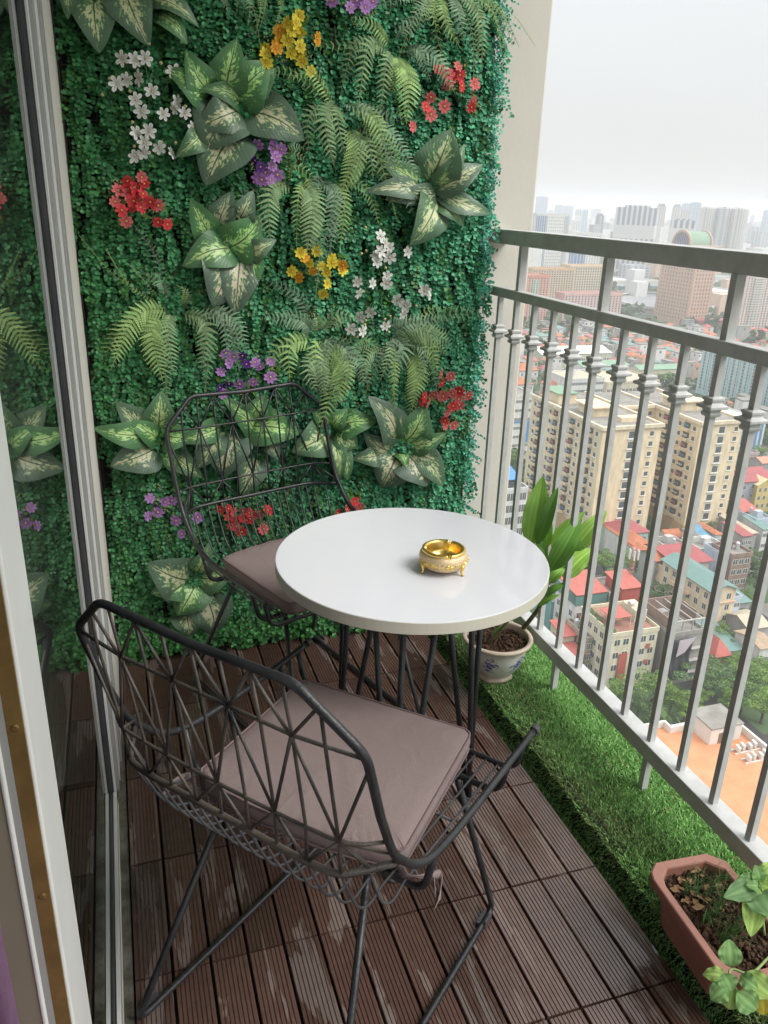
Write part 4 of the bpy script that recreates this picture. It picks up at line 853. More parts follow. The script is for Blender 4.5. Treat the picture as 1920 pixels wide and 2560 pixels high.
for k in range(150):
    grp = [(-.025, .075), (-.01, .055), (-.03, .0), (.0, -.03), (.01, .02), (-.035, -.045), (.03, .07)][k % 7]; x, y = rng.normal(grp[0], .007), rng.normal(grp[1], .009); a = rng.normal(-.6, .9); l = rng.uniform(.035, .085); dr = rng.uniform(.2, .9)
    P = [np.array([x+math.cos(a)*l*dr*q*q, y+math.sin(a)*l*dr*q*q, l*(q-.35*dr*q*q)]) for q in np.linspace(0, 1, 7)]; sd_ = np.array([-math.sin(a), math.cos(a), 0])*.0009
    c = green((.10, .25, .07), .3)
    for i in range(7): V += [P[i]-sd_*(1-i/8), P[i]+sd_*(1-i/8)]; C += [c, c]
    F += [(n0+2*i, n0+2*i+1, n0+2*i+3, n0+2*i+2) for i in range(6)]; n0 += 14
o = npmesh('blades', np.array(V)+np.array([.02, -.03, 0]), F, M['leaf_green'], t3, col=np.array(C))
# soft crenate-leaved herbs
def cr(x, y): return 1200+x*.434, 1700+y*.434
def herb(label, lv, stem):
    c0 = atp(*cr(*stem[0][:2]), 2, stem[0][2]); t = empty('herb_plant', c0, label, 'plant')
    for (bx, by, tx, ty, wd, z0, z1, col) in lv:
        s = LongLeaf(); B = atp(*cr(bx, by), 2, z0); Tp = atp(*cr(tx, ty), 2, z1); m_ = scale_at((B+Tp)/2)
        s.long(B, Tp, wd*.434*m_*1.05, .006, green(col, .1), fold=.12, wavy=.16, shape=.85, nx=13, ny=24); V_ = np.array(s.V)
        o = npmesh('leaf', V_-c0, s.F, M['herb'], t, col=np.array(s.C), uv=np.array(s.UV), smooth=True)
    b = MB(); b.tube(np.array(smooth_path([atp(*cr(x, y), 2, z) for x, y, z in stem], 5))-c0, .0024, 8); b.build('stem', M['cane_green'], t, smooth=True)
M['herb'] = tintmat('velvety_leaf', .8, .2, .2); M['cane_green'] = mat('pale_green_stem', (.30,.40,.16), .7)
gr, yl, dg = (.24, .42, .16), (.40, .58, .17), (.19, .33, .15)
herb('soft green herb plant at the right edge inside the trough', [(1600,1180,1410,1250,120,.235,.235,dg),(1600,1170,1480,1150,95,.24,.245,gr),(1610,1160,1590,1070,85,.24,.27,gr),(1620,1170,1700,1050,110,.24,.27,yl),(1600,1200,1560,1475,130,.235,.20,yl),(1610,1210,1700,1370,210,.23,.24,dg),(1600,1190,1540,1180,60,.24,.25,gr),(1620,1180,1720,1220,120,.24,.235,yl)], [(1640,1470,.15),(1620,1300,.20),(1605,1180,.238)])
herb('trailing herb with bright leaves spilling over the near end of the trough', [(1445,1650,1435,1495,125,.19,.225,gr),(1430,1720,1280,1690,90,.185,.175,yl),(1420,1760,1330,1845,110,.18,.16,gr),(1450,1790,1400,1685,110,.19,.20,gr),(1460,1760,1430,1900,130,.18,.15,yl),(1480,1800,1600,1905,140,.185,.165,gr),(1520,1690,1690,1830,140,.2,.185,yl),(1600,1760,1640,1935,130,.185,.15,(.42,.36,.05)),(1500,1700,1600,1780,90,.2,.2,gr)], [(1660,1600,.15),(1560,1690,.185),(1450,1665,.19),(1440,1720,.187),(1470,1780,.18)])
# ================================================================ THE CITY BELOW
G = -97.
def cN(a, b): return 1240+a*.40989, 780+b*.40989
def cM(a, b): return 1300+a*.37372, 470+b*.37372
def cP(a, b): return 1400+a*.31344, 1250+b*.31344
def cQ(a, b): return 1500+a*.25316, 1660+b*.25316
def az(q, z): return atp(q[0], q[1], 2, z)
def wall(name, c, **k):
    if name not in M: M[name] = mat(name, c, .85, var=.26, scale=.9, stretch=(1, 1, .22), **k)
    return M[name]
M['pane'] = mat('dark_window_pane', (.06,.075,.085), .12, c2=(.12,.13,.13), scale=.6)
M['wframe'] = mat('pale_window_frame', (.62,.62,.58), .6)
M['tin_red'] = mat('red_tin_roof', (.44,.115,.090), .55, var=.2, scale=.5); M['tile_or'] = mat('orange_tile_roof', (.47,.17,.085), .8, var=.3, scale=.8, bump=.6, bscale=6)
M['tin_dred'] = mat('dark_red_roof', (.34,.085,.085), .6, var=.2, scale=.5); M['tin_teal'] = mat('teal_tin_roof', (.14,.24,.22), .55, var=.12, scale=.5)
M['tin_blue'] = mat('blue_tin_roof', (.06,.22,.62), .5); M['tin_beige'] = mat('beige_roof_sheet', (.46,.40,.30), .8, var=.15, scale=.4); M['slab'] = mat('grey_roof_slab', (.27,.26,.235), .9, c2=(.17,.16,.14), scale=.35)
M['tin_green'] = mat('green_roof_sheet', (.20,.32,.22), .8, var=.15, scale=.3); M['tin_white'] = mat('white_roof_sheet', (.62,.61,.56), .7, var=.06, scale=.2)
M['blueglass'] = mat('blue_curtain_glass', (.06,.13,.27), .25); M['bluepaint'] = mat('blue_cladding', (.05,.22,.50), .6)
M['orange_roof'] = mat('orange_roof_membrane', (.60,.265,.135), .85, c2=(.50,.205,.10), scale=.35)
M['steel_tank_'] = mat('dull_steel_tank', (.55,.56,.58), .4, metal=.5)
M['bark'] = mat('grey_bark', (.10,.08,.06), .95)
_wm = {}
def window_mesh(fm, pm, style=0):
    k = (fm.name, pm.name, style)
    if k not in _wm:
        b = MB(); b.box(-.5, .5, -.02, .0, -.5, -.44, 0); b.box(-.5, .5, -.02, 0, .44, .5, 0); b.box(-.5, -.44, -.02, 0, -.44, .44, 0); b.box(.44, .5, -.02, 0, -.44, .44, 0)
        b.box(-.44, .44, -.008, 0, -.44, .44, 1)
        if style == 0: b.box(-.03, .03, -.016, -.0085, -.44, .44, 0)
        if style == 2: b.box(-.6, .6, -.16, -.021, -.62, -.5, 0)
        o = b.build('window', [fm, pm]); _wm[k] = (o.data, b); bpy.data.objects.remove(o)
    return _wm[k]
def place_windows(t, W, mesh, budget=100):
    # W: list of (world centre, width, height, face angle); nearest hundred become parts
    W = sorted(W, key=lambda q: np.linalg.norm(np.array(q[0])-CAM)); me, mb = mesh
    for c, ww, hh, a in W[:budget]:
        o = bpy.data.objects.new('window', me); COL.objects.link(o); o.parent = t; o.location = Vector(c)-t.location; o.scale = (ww, max(ww, 1.), hh); o.rotation_euler = (0, 0, a)
    rest = W[budget:]
    if rest:
        m = MB(); vv = np.array(mb.v)
        for c, ww, hh, a in rest:
            q = vv*[ww, max(ww, 1.), hh]; c_, s_ = math.cos(a), math.sin(a); m.add(np.stack([q[:, 0]*c_-q[:, 1]*s_, q[:, 0]*s_+q[:, 1]*c_, q[:, 2]], 1)+np.array(c)-np.array(t.location), mb.f, 0); m.m[-len(mb.f):] = mb.m
        o = m.build('window', list(me.materials), t); o['kind'] = 'stuff'
def grid_w(x0, x1, y, z0, z1, nx, nz, ww, hh, face, skip=None):
    out = []
    for i in range(nx):
        for j in range(nz):
            if skip and skip(i, j): continue
            q = x0+(x1-x0)*(i+.5)/nx; z = z0+(z1-z0)*(j+.5)/nz
            out.append((((q, y, z) if face == 'S' else (y, q, z)), ww, hh, 0 if face == 'S' else -math.pi/2))
    return out
def block(name, label, cat, x0, x1, y0, y1, zr, wm, rm=None, parapet=.8, group=None, z0=G):
    t = empty(name, ((x0+x1)/2, (y0+y1)/2, z0), label, cat, group); T0 = t.location.copy()
    b = MB(); b.box(x0, x1, y0, y1, z0, zr); o = b.build('wall', wm, t); o.location = -T0
    b = MB(); e = .35
    if rm: b.box(x0+e, x1-e, y0+e, y1-e, zr+.01, zr+.12); o = b.build('roof', rm, t); o.location = -T0
    if parapet:
        b = MB(); e = .3
        b.box(x0-e, x1+e, y0-e, y0+.02, zr-.5, zr+parapet); b.box(x0-e, x1+e, y1-.02, y1+e, zr-.5, zr+parapet); b.box(x0-e, x0+.02, y0+.03, y1-.03, zr-.5, zr+parapet); b.box(x1-.02, x1+e, y0+.03, y1-.03, zr-.5, zr+parapet)
        o = b.build('parapet', wm, t); o.location = -T0
    return t, T0
def part(mb, name, m, t, **k):
    o = mb.build(name, m, t, **k); o.location = -t.location; return o
# ---- ground
def groundmat():
    m, n, b = newmat('city_ground'); L = n.links; t = n.nodes.new('ShaderNodeTexCoord')
    v = n.nodes.new('ShaderNodeTexVoronoi'); v.inputs['Scale'].default_value = .055; L.new(t.outputs['Object'], v.inputs['Vector'])
    sc = n.nodes.new('ShaderNodeSeparateColor'); L.new(v.outputs['Color'], sc.inputs[0])
    r = n.nodes.new('ShaderNodeValToRGB'); r.color_ramp.interpolation = 'CONSTANT'; e = r.color_ramp.elements
    e[0].position = 0; e[0].color = (.055,.10,.04, 1); e[1].position = .9; e[1].color = (.20,.19,.17, 1)
    for p_, c_ in ((.3, (.07,.12,.05)), (.5, (.13,.125,.115)), (.68, (.17,.12,.10)), (.8, (.045,.085,.035))): q = e.new(p_); q.color = (*c_, 1)
    L.new(sc.outputs[0], r.inputs[0]); L.new(r.outputs[0], b.inputs['Base Color']); b.inputs['Roughness'].default_value = .95
    return m
b = MB(); b.add([(-7000, -7000, G), (7000, -7000, G), (7000, 7000, G), (-7000, 7000, G)], [(0, 1, 2, 3)]); struct('ground', b, groundmat())
M['asphalt'] = mat('asphalt', (.055,.055,.058), .9, var=.3, scale=.3)
b = MB(); b.box(70, 215, 96, 101.5, G+.004, G+.02); b.box(112, 117, 101.5, 190, G+.008, G+.024); b.box(150, 155, 101.5, 187, G+.008, G+.024); b.box(117, 260, 176, 181, G+.012, G+.03); struct('street', b, M['asphalt'])
# ---- cream apartment complex
cw = wall('cream_render', (.74,.62,.42)); cw2 = wall('ochre_render', (.58,.40,.22)); ZR = -58.5
t = empty('apartment_building', (150, 205, G), 'large cream apartment complex of two wings with grey flat roofs and many balconies', 'apartment building'); 
b = MB(); b.box(131.5, 151.8, 192.3, 236, G+5.5, ZR); b.box(151.81, 165.3, 214, 236, G+5.5, ZR); b.box(165.31, 181, 191.3, 236, G+5.5, ZR); part(b, 'wall', cw, t)
b = MB(); b.box(131.3, 152, 192.1, 236.2, G, G+5.49); b.box(152.01, 165.1, 213.8, 236.2, G, G+5.49); b.box(165.11, 181.2, 191.1, 236.2, G, G+5.49); part(b, 'podium', cw2, t)
b = MB(); b.box(132.2, 151.1, 193, 235.3, ZR+.02, ZR+.2); b.box(151.9, 165.2, 214.7, 235.3, ZR+.02, ZR+.19); b.box(166, 180.3, 192, 235.3, ZR+.02, ZR+.2); part(b, 'roof', M['slab'], t)
b = MB(); e = .6
def cornice(x0, x1, y0, y1): b.box(x0-e, x1+e, y0-e, y0+.3, ZR-.3, ZR+.75); b.box(x0-e, x0+.3, y0+.31, y1, ZR-.3, ZR+.75); b.box(x1-.3, x1+e, y0+.31, y1, ZR-.3, ZR+.75)
cornice(131.5, 151.8, 192.3, 236); cornice(165.31, 181, 191.3, 236); b.box(152.5, 164.6, 213.4, 214.3, ZR-.3, ZR+.75); part(b, 'cornice', wall('cream_trim', (.70,.60,.44)), t)
for q_ in (((136, 142, 205, 214, ZR+.2, ZR+3), (135, 143, 204, 215, ZR+3, ZR+3.4)), ((141, 148, 197.5, 200.5, ZR+.2, ZR+1.6),), ((169, 176, 206, 216, ZR+.2, ZR+3.2), (168, 177, 205, 217, ZR+3.2, ZR+3.6)), ((133.5, 140, 222, 233, ZR+.2, ZR+3.5),)):
    b = MB(); [b.box(*z_) for z_ in q_]; part(b, 'roof_room', cw, t)
b = MB(); b.box(133, 140.5, 221.5, 233.5, ZR+3.52, ZR+3.8); part(b, 'roof_cover', M['tin_green'], t)
wms = window_mesh(M['wframe'], M['pane'], 2); NF = 10; z0, z1 = G+6.3, ZR-.6
W = []
for (xa, xb) in ((131.5, 151.8), (165.31, 181)):
    yf = 192.3 if xa < 150 else 191.3; k = (xb-xa)/15.7
    for px_ in (.16, .84): W += [((xa+(xb-xa)*px_, yf, z0+(z1-z0)*(j+.5)/NF), 1.5, 1.55, 0) for j in range(NF)]
    W += [((xa+(xb-xa)*.5, yf, z0+(z1-z0)*(j+.5)/NF), 2.4, 2.3, 0) for j in range(NF)]
for xs, y0, y1, n_ in ((131.5, 193.5, 235, 12), (165.31, 192.5, 213, 6)):
    W += grid_w(y0, y1, xs, z0, z1, n_, NF, 1.5, 1.5, 'W', skip=lambda i, j: i % 3 == 1)
W += grid_w(152.5, 164.8, 214, z0, z1, 4, NF, 1.5, 1.6, 'S')
place_windows(t, W, wms, 100)
bal = MB(); bal.box(-1.7, 1.7, -1.15, 0, -1.35, -1.2, 0); bal.box(-1.7, 1.7, -1.15, -1.05, -1.2, -.35, 0); bal.box(-1.7, -1.6, -1.05, 0, -1.2, -.35, 0); bal.box(1.6, 1.7, -1.05, 0, -1.2, -.35, 0); bal.box(-1.5, 1.5, -.02, 0, -1.19, 1.1, 1)
laund = [(.55,.5,.5), (.12,.22,.35), (.45,.12,.12), (.2,.3,.2)]
B0 = []
for v in range(3):
    q = MB(); q.v, q.f, q.m = list(bal.v), list(bal.f), list(bal.m)
    for i in range(4): x = -1.3+.7*i; h = rng.uniform(.4, .9); q.box(x, x+.45, -.8, -.75, .7-h, .75, 2)
    o = q.build('balcony', [cw, M['pane'], mat('laundry_%d' % v, laund[v], .9)]); B0.append(o.data); bpy.data.objects.remove(o)
k = 0
for xs, y0, y1, n_ in ((131.5, 193.5, 235, 12), (165.31, 192.5, 213, 6)):
    for i in range(n_):
        if i % 3 != 1: continue
        for j in range(NF):
            o = bpy.data.objects.new('balcony', B0[k % 3]); COL.objects.link(o); o.parent = t; o.location = Vector((xs, y0+(y1-y0)*(i+.5)/n_, z0+(z1-z0)*(j+.5)/NF))-t.location; o.rotation_euler = (0, 0, -math.pi/2); k += 1
b = MB()
for xa, yf in ((133, 192.1), (147, 192.1), (167.5, 191.1), (176, 191.1)): b.box(xa, xa+1.6, yf-.1, yf+.0, G+.2, G+3.4)
part(b, 'ground_door', M['pane'], t)
# ---- generic front-facing blocks defined by base corners on the ground
def fblock(label, cf, lx_, rx_, by, tl, depth, wm, rm=None, group=None, name='apartment_building', cat='apartment building', win=None, wmat=None, sidew=None, parapet=1.2, zg=G):
    A = az(cf(lx_, by), zg); Bp = atp(*cf(rx_, by), 1, A[1]); zr = atp(*cf(*tl), 1, A[1])[2]; x0, x1, y0 = A[0], Bp[0], A[1]
    t, T0 = block(name, label, cat, x0, x1, y0, y0+depth, zr, wm, rm, parapet, group, z0=zg)
    if win:
        nx, nz, ww, hh = win; W = grid_w(x0+.5, x1-.5, y0, zg+3, zr-1, nx, nz, ww, hh, 'S')
        if sidew: W += grid_w(y0+.5, y0+depth-.5, x0, zg+3, zr-1, sidew, nz, ww, hh, 'W')
        place_windows(t, W, wmat or window_mesh(M['wframe'], M['pane'], 1), 100)
    return t, (x0, x1, y0, y0+depth, zr)
# orange and green tower block, ochre, yellow and pink apartment blocks
ow = wall('orange_render', (.62,.25,.15)); 
t, (x0, x1, y0, y1, zr) = fblock('orange and pale green apartment tower beside the beige end wall', cM, 20, 165, 955, (40, 590), 18, ow, M['slab'], win=(7, 22, 1.5, 1.6))
b = MB(); b.box(x0+5, x0+10.5, y0-.5, y0-.01, G+3, zr-3); part(b, 'green_bay', wall('pale_green_render', (.35,.55,.42)), t)
place_windows(t, grid_w(x0+5, x0+10.5, y0-.51, G+3, zr-3, 2, 22, 1.4, 1.6, 'S'), window_mesh(M['wframe'], M['pane'], 1), 44)
t, q = fblock('ochre apartment block with small red roofs behind the orange tower', cM, 55, 330, 880, (60, 545), 16, wall('ochre_block', (.58,.43,.24)), M['tin_red'], win=(16, 20, 1.6, 1.6))
t, q = fblock('yellow apartment block with a pale red roof behind the pink one', cM, 300, 590, 860, (335, 525), 18, wall('yellow_render', (.62,.52,.33)), wall('pale_red_roof', (.50,.26,.20)), win=(18, 18, 1.6, 1.8))
t, q = fblock('pink apartment block with a red roof', cM, 272, 655, 955, (300, 712), 16, wall('pink_render', (.63,.42,.38)), M['tin_dred'], win=(18, 13, 1.7, 1.6))
# dark glass and white office towers behind the railing at the left
bs = wall('white_clad', (.60,.60,.56))
for lab, lx_, rx_, tp, st in (('white and dark blue office tower nearest the end wall', 70, 285, (95, 172), [(0, .33), (.86, 1)]), ('lower white and dark blue office tower with a roof garden', 255, 510, (260, 300), [(0, .12), (.2, .62)])):
    t, (x0, x1, y0, y1, zr) = fblock(lab, cM, lx_, rx_, 640, tp, 25, bs, M['slab'], name='office_tower', cat='office tower', win=None)
    for a, c in st:
        b = MB(); b.box(x0+(x1-x0)*a, x0+(x1-x0)*c, y0-.3, y0-.01, G+5, zr-2); part(b, 'glass_strip', M['blueglass'], t)
        b = MB(); n_ = 5
        for i in range(n_): xx = x0+(x1-x0)*(a+(c-a)*(i+.5)/n_); b.box(xx-.35, xx+.35, y0-.7, y0-.31, G+5, zr-2)
        part(b, 'mullion', bs, t)
    W = [w_ for w_ in grid_w(x0+1, x1-1, y0, G+5, zr-2, 14, 20, 1.6, 1.6, 'S') if not any(a-.02 < (w_[0][0]-x0)/(x1-x0) < c+.02 for a, c in st)]
    place_windows(t, W, window_mesh(M['wframe'], M['pane'], 1), 60)
# tan tower with the glazed barrel vault
C_ = az(cM(1110, 925), G); x0, y0 = C_[0], C_[1]; y1 = atp(*cM(890, 868), 0, x0)[1]; x1 = atp(*cM(1245, 920), 1, y0)[0]; zr = atp(*cM(1160, 400), 1, y0)[2]
t, T0 = block('office_tower', 'tan office tower with a green barrel vault on its roof', 'office tower', x0, x1, y0, y1, zr, wall('tan_render', (.56,.37,.26)), M['slab'], 0)
W = grid_w(y0+2, y1-2, x0, G+4, zr-5, 11, 18, 1.3, 1.8, 'W')+grid_w(x0+1.5, x1-1.5, y0, G+4, zr-5, 6, 18, 1.3, 1.8, 'S'); place_windows(t, W, window_mesh(wall('tan_reveal', (.35,.23,.16)), M['pane'], 1), 100)
b = MB(); b.box(x0-3, x1+3, y0-3, y1+3, zr, zr+1.6); b.box(x0-2, x1+2, y0-2, y1+2, zr-2.2, zr-.01); part(b, 'cornice', wall('tan_trim', (.50,.34,.25)), t)
ym = (y0+y1)/2; Rv = 12.5
def arch(xa, xb, r_): return [[(x, ym+r_*math.cos(a), zr+1.6+r_*.92*math.sin(a)) for a in np.linspace(0, math.pi, 25)] for x in (xa, xb)]
b = MB(); b.grid(arch(x0+.6, x1+1, Rv)); o = part(b, 'vault', M['tin_green'], t, smooth=True)
b = MB(); g = arch(x0-.2, x0+.2, Rv-.8)[1]; b.add(g+[(x0+.2, ym, zr+1.6)], [(i, i+1, 25) for i in range(24)]); part(b, 'arched_glass', M['blueglass'], t)
b = MB()
for xa in (x0-.6, x1+.3): A1, A2 = arch(xa, xa+1.4, Rv+1.2), arch(xa, xa+1.4, Rv-1); b.grid([A1[0], A1[1], A2[1], A2[0], A1[0]])
for i in range(9): y = ym-Rv+1+(2*Rv-2)*(i+.5)/9; h = .92*math.sqrt(max(0, (Rv-1)**2-(y-ym)**2)); b.box(x0-.3, x0+.1, y-.2, y+.2, zr+1.6, zr+1.6+h)
part(b, 'arch_rim', wall('tan_trim2', (.50,.34,.25)), t)
b = MB(); b.box(x0-8, x1+22, y0-14, y0-.2, G, G+7); part(b, 'entrance_wing', M['tin_dred'], t)
# convention centre: oval hall and long white wings
d_ = ray(*cM(985, 700)); d_ = d_[:2]/np.hypot(*d_[:2]); c0 = np.array([*(CAM[:2]+d_*935), G]); OR = 84
c_hall = c0.copy(); t = empty('convention_hall', (c0[0], c0[1], G), 'oval grey lattice-roofed hall with a white rim behind the tan tower', 'hall', rz=-math.atan2(d_[0], d_[1])); n = 64
b = MB(); b.lathe([(.96, 0), (.97, 7)], n); b.build('wall', bs, t); b = MB(); b.lathe([(.97, 6.5), (1, 7), (1, 9.5), (.955, 9.2)], n); b.build('roof_rim', bs, t)
b = MB(); b.lathe([(.955, 7.5), (.8, 6.5), (.5, 6), (0, 5.8)], n); b.build('roof', wall('grey_cladding', (.27,.27,.29)), t)
b = MB()
for i in range(48): a = 2*math.pi*i/48; b.tube([(.955*math.cos(a), .955*math.sin(a), 8.2), (.5*math.cos(a+.25), .5*math.sin(a+.25), 6.7)], .0035, 3); b.tube([(.955*math.cos(a), .955*math.sin(a), 8.2), (.5*math.cos(a-.25), .5*math.sin(a-.25), 6.7)], .0035, 3)
b.build('lattice', wall('lattice_grey', (.5,.5,.5)), t); t.scale = (52, 84, 1)
for lab, a, bb_, by, tp, dp in (('long white hall wing behind the oval hall', 610, 930, 700, (620, 628), 60), ('white and blue glazed hall wing right of the tan tower', 1265, 1480, 840, (1290, 705), 70), ('pale green roofed hall far behind the tan tower', 1290, 1440, 690, (1300, 600), 60)):
    t, (x0, x1, y0, y1, zr) = fblock(lab, cM, a, bb_, by, tp, dp, bs, M['tin_white'] if 'green' not in lab else M['tin_green'], name='exhibition_hall', cat='hall', parapet=2)
    b = MB(); b.box(x0+3, x1-3, y0-.4, y0-.01, G+4, G+(zr-G)*.6); part(b, 'glass_band', M['blueglass'], t)
# block of white and orange flats at the right edge
t, q = fblock('pink and white apartment tower at the right edge, above the pale blue one', cM, 1448, 1700, 990, (1525, 590), 20, wall('rose_render', (.64,.50,.44)), M['slab'], win=(12, 22, 1.8, 1.6))
x0, x1, y0, y1, zr = q; b = MB()
for j in range(22): z = G+4+(zr-G-5)*(j+.3)/22; b.box(x0+8, x0+18, y0-1.2, y0-.01, z, z+1)
part(b, 'balcony_band', bs, t)
# pale blue slab block seen on its west side
X = az(cN(1215, 492), G)[0]; yb = az(cN(1215, 492), G)[1]; zr = atp(*cN(1262, 207), 0, X)[2]
t, T0 = block('apartment_building', 'pale blue apartment block with many window grilles at the right edge', 'apartment building', X, X+16, yb-135, yb, zr, wall('pale_blue_render', (.40,.58,.60)), M['slab'], 1.0)
place_windows(t, grid_w(yb-134, yb-1, X, G+3, zr-1, 34, 13, 1.7, 1.7, 'W'), window_mesh(bs, M['pane'], 0), 100)
b = MB()
for i in range(1, 17): y = yb-133*i/17; b.box(X-.5, X-.01, y-.25, y+.25, G+2, zr-.5)
part(b, 'pilaster', wall('pale_blue_trim', (.50,.66,.67)), t)
# low halls and warehouses
def low(label, cf, A, B_, h, depth, wm, rm, roof='flat', win=None, name='warehouse', cat='warehouse', group=None, eave=.4, rise=None, side=0, wstyle=0):
    a, c = az(cf(*A), G+h), az(cf(*B_), G+h); x0, x1, y0 = a[0], c[0], (a[1]+c[1])/2; return low_w(label, x0, x1, y0, y0+depth, h, wm, rm, roof, win, name, cat, group, eave, rise, side, wstyle)
def low_w(label, x0, x1, y0, y1, h, wm, rm, roof='flat', win=None, name='house', cat='house', group=None, eave=.4, rise=None, side=0, wstyle=0):
    zr = G+h; t = empty(name, ((x0+x1)/2, (y0+y1)/2, G), label, cat, group)
    b = MB(); b.box(x0, x1, y0, y1, G, zr); part(b, 'wall', wm, t)
    w_, d_ = x1-x0, y1-y0; rs = rise if rise is not None else min(w_, d_)*.28; e = eave; b = MB()
    if roof == 'flat':
        b.box(x0+.2, x1-.2, y0+.2, y1-.2, zr+.005, zr+.1); part(b, 'roof', rm, t)
        b = MB(); b.box(x0-.15, x1+.15, y0-.15, y0+.1, zr-.3, zr+.8); b.box(x0-.15, x1+.15, y1-.1, y1+.15, zr-.3, zr+.8); b.box(x0-.15, x0+.1, y0+.11, y1-.11, zr-.3, zr+.8); b.box(x1-.1, x1+.15, y0+.11, y1-.11, zr-.3, zr+.8); part(b, 'parapet', wm, t)
        for q_ in range(2 if w_ > 5 else 1):
            xx, yy = rng.uniform(x0+w_*.25, x1-w_*.25), rng.uniform(y0+d_*.35, y1-d_*.2); b = MB(); rr_ = rng.uniform(.4, .6)
            if q_ == 0: b.lathe([(0, 0), (rr_, 0), (rr_, 1.3), (rr_*.6, 1.6), (0, 1.65)], 12, (xx, yy, zr+.7)); b.box(xx-rr_, xx+rr_, yy-rr_, yy+rr_, zr+.1, zr+.69); part(b, 'roof_tank', M['steel_tank_'], t)
            else: b.box(xx-1.1, xx+1.1, yy-.9, yy+.9, zr+.1, zr+2.1); part(b, 'stair_head', wm, t)
    else:
        X0, X1, Y0, Y1 = x0-e, x1+e, y0-e, y1+e; xm, ym_ = (x0+x1)/2, (y0+y1)/2; th = .18
        if roof == 'shed': T = [(X0, Y0, zr), (X1, Y0, zr), (X1, Y1, zr+rs), (X0, Y1, zr+rs)]; F = [(0, 1, 2, 3)]; Wf = [(x0, y0, zr), (x1, y0, zr), (x1, y1, zr+rs-.2), (x0, y1, zr+rs-.2), (x1, y1, zr), (x0, y1, zr)]; b2 = MB(); b2.add(Wf, [(1, 4, 2), (0, 3, 5), (4, 5, 3, 2)])
        elif roof == 'gablex': T = [(X0, Y0, zr), (X1, Y0, zr), (X1, ym_, zr+rs), (X0, ym_, zr+rs), (X1, Y1, zr), (X0, Y1, zr)]; F = [(0, 1, 2, 3), (3, 2, 4, 5)]; b2 = MB(); b2.add([(x0, y0, zr), (x0, y1, zr), (x0, ym_, zr+rs-.1), (x1, y0, zr), (x1, y1, zr), (x1, ym_, zr+rs-.1)], [(0, 2, 1), (3, 4, 5), (0, 1, 4, 3)])
        elif roof == 'gabley': T = [(X0, Y0, zr), (xm, Y0, zr+rs), (xm, Y1, zr+rs), (X0, Y1, zr), (X1, Y0, zr), (X1, Y1, zr)]; F = [(0, 1, 2, 3), (1, 4, 5, 2)]; b2 = MB(); b2.add([(x0, y0, zr), (x1, y0, zr), (xm, y0, zr+rs-.1), (x0, y1, zr), (x1, y1, zr), (xm, y1, zr+rs-.1)], [(0, 1, 2), (3, 5, 4), (0, 3, 4, 1)])
        else:
            k = min(w_, d_)*.42
            if w_ > d_: T = [(X0, Y0, zr), (X1, Y0, zr), (X1, Y1, zr), (X0, Y1, zr), (x0+k, ym_, zr+rs), (x1-k, ym_, zr+rs)]; F = [(0, 1, 5, 4), (1, 2, 5), (2, 3, 4, 5), (3, 0, 4)]
            else: T = [(X0, Y0, zr), (X1, Y0, zr), (X1, Y1, zr), (X0, Y1, zr), (xm, y0+k, zr+rs), (xm, y1-k, zr+rs)]; F = [(0, 1, 4), (1, 2, 5, 4), (2, 3, 5), (3, 0, 4, 5)]
            b2 = None
        b.add(T, F); o = part(b, 'roof', rm, t); sm = o.modifiers.new('solid', 'SOLIDIFY'); sm.thickness = th; sm.offset = 1
        if b2: part(b2, 'gable', wm, t)
    if win:
        nx, nz, ww, hh = win; W = grid_w(x0+.3, x1-.3, y0, G+.8, zr-.2, nx, nz, ww, hh, 'S')
        if side: W += grid_w(y0+.3, y1-.3, x0, G+.8, zr-.2, side, nz, ww, hh, 'W')
        place_windows(t, W, window_mesh(M['wframe'], M['pane'], wstyle), 60)
    return t, (x0, x1, y0, y1, zr)
cr_ = wall('cream_wall', (.60,.55,.40)); wh = wall('white_wall', (.66,.66,.64)); gy = wall('grey_wall', (.36,.355,.34)); pk = wall('peach_wall', (.66,.47,.33)); yw = wall('yellow_wall', (.62,.50,.20)); lb_ = wall('pale_blue_wall', (.48,.56,.66)); br = wall('brick_brown_wall', (.27,.19,.15))
low('long hall with a rounded cream roof, farthest warehouse', cN, (250, 250), (745, 262), 9, 26, wall('olive_cream_wall', (.50,.50,.36)), M['tin_white'], 'gablex', (16, 1, 3, 2), rise=3)
low('long green roofed warehouse running to the right', cN, (800, 330), (1250, 372), 8, 12, cr_, M['tin_green'], 'gablex', (20, 1, 2.4, 2), rise=2)
low('second green roofed shed behind the white factory', cN, (480, 318), (870, 345), 8, 18, wh, M['tin_green'], 'gablex', (10, 1, 3, 2), rise=2)
low('white factory with rows of small windows behind the cream apartments', cN, (390, 395), (720, 430), 13, 22, wh, M['tin_beige'], 'flat', (16, 3, 1.6, 1.6), name='factory', cat='factory')
low('large beige flat roofed depot behind the cream apartments', cN, (620, 415), (1060, 445), 9, 30, cr_, M['tin_beige'], 'flat', (14, 1, 2, 2))
t, q = low('white hall with blue vertical stripes at the right edge', cN, (1385, 668), (1700, 690), 14, 45, wall('hall_white', (.68,.68,.66)), M['tin_white'], 'flat', None, name='sports_hall', cat='hall')
x0, x1, y0, y1, zr = q; b = MB()
for i in range(7): xx = x0+(x1-x0)*(.1+.13*i); b.box(xx, xx+1, y0-.25, y0-.16, G+2, zr-.4)
part(b, 'blue_stripe', M['bluepaint'], t)
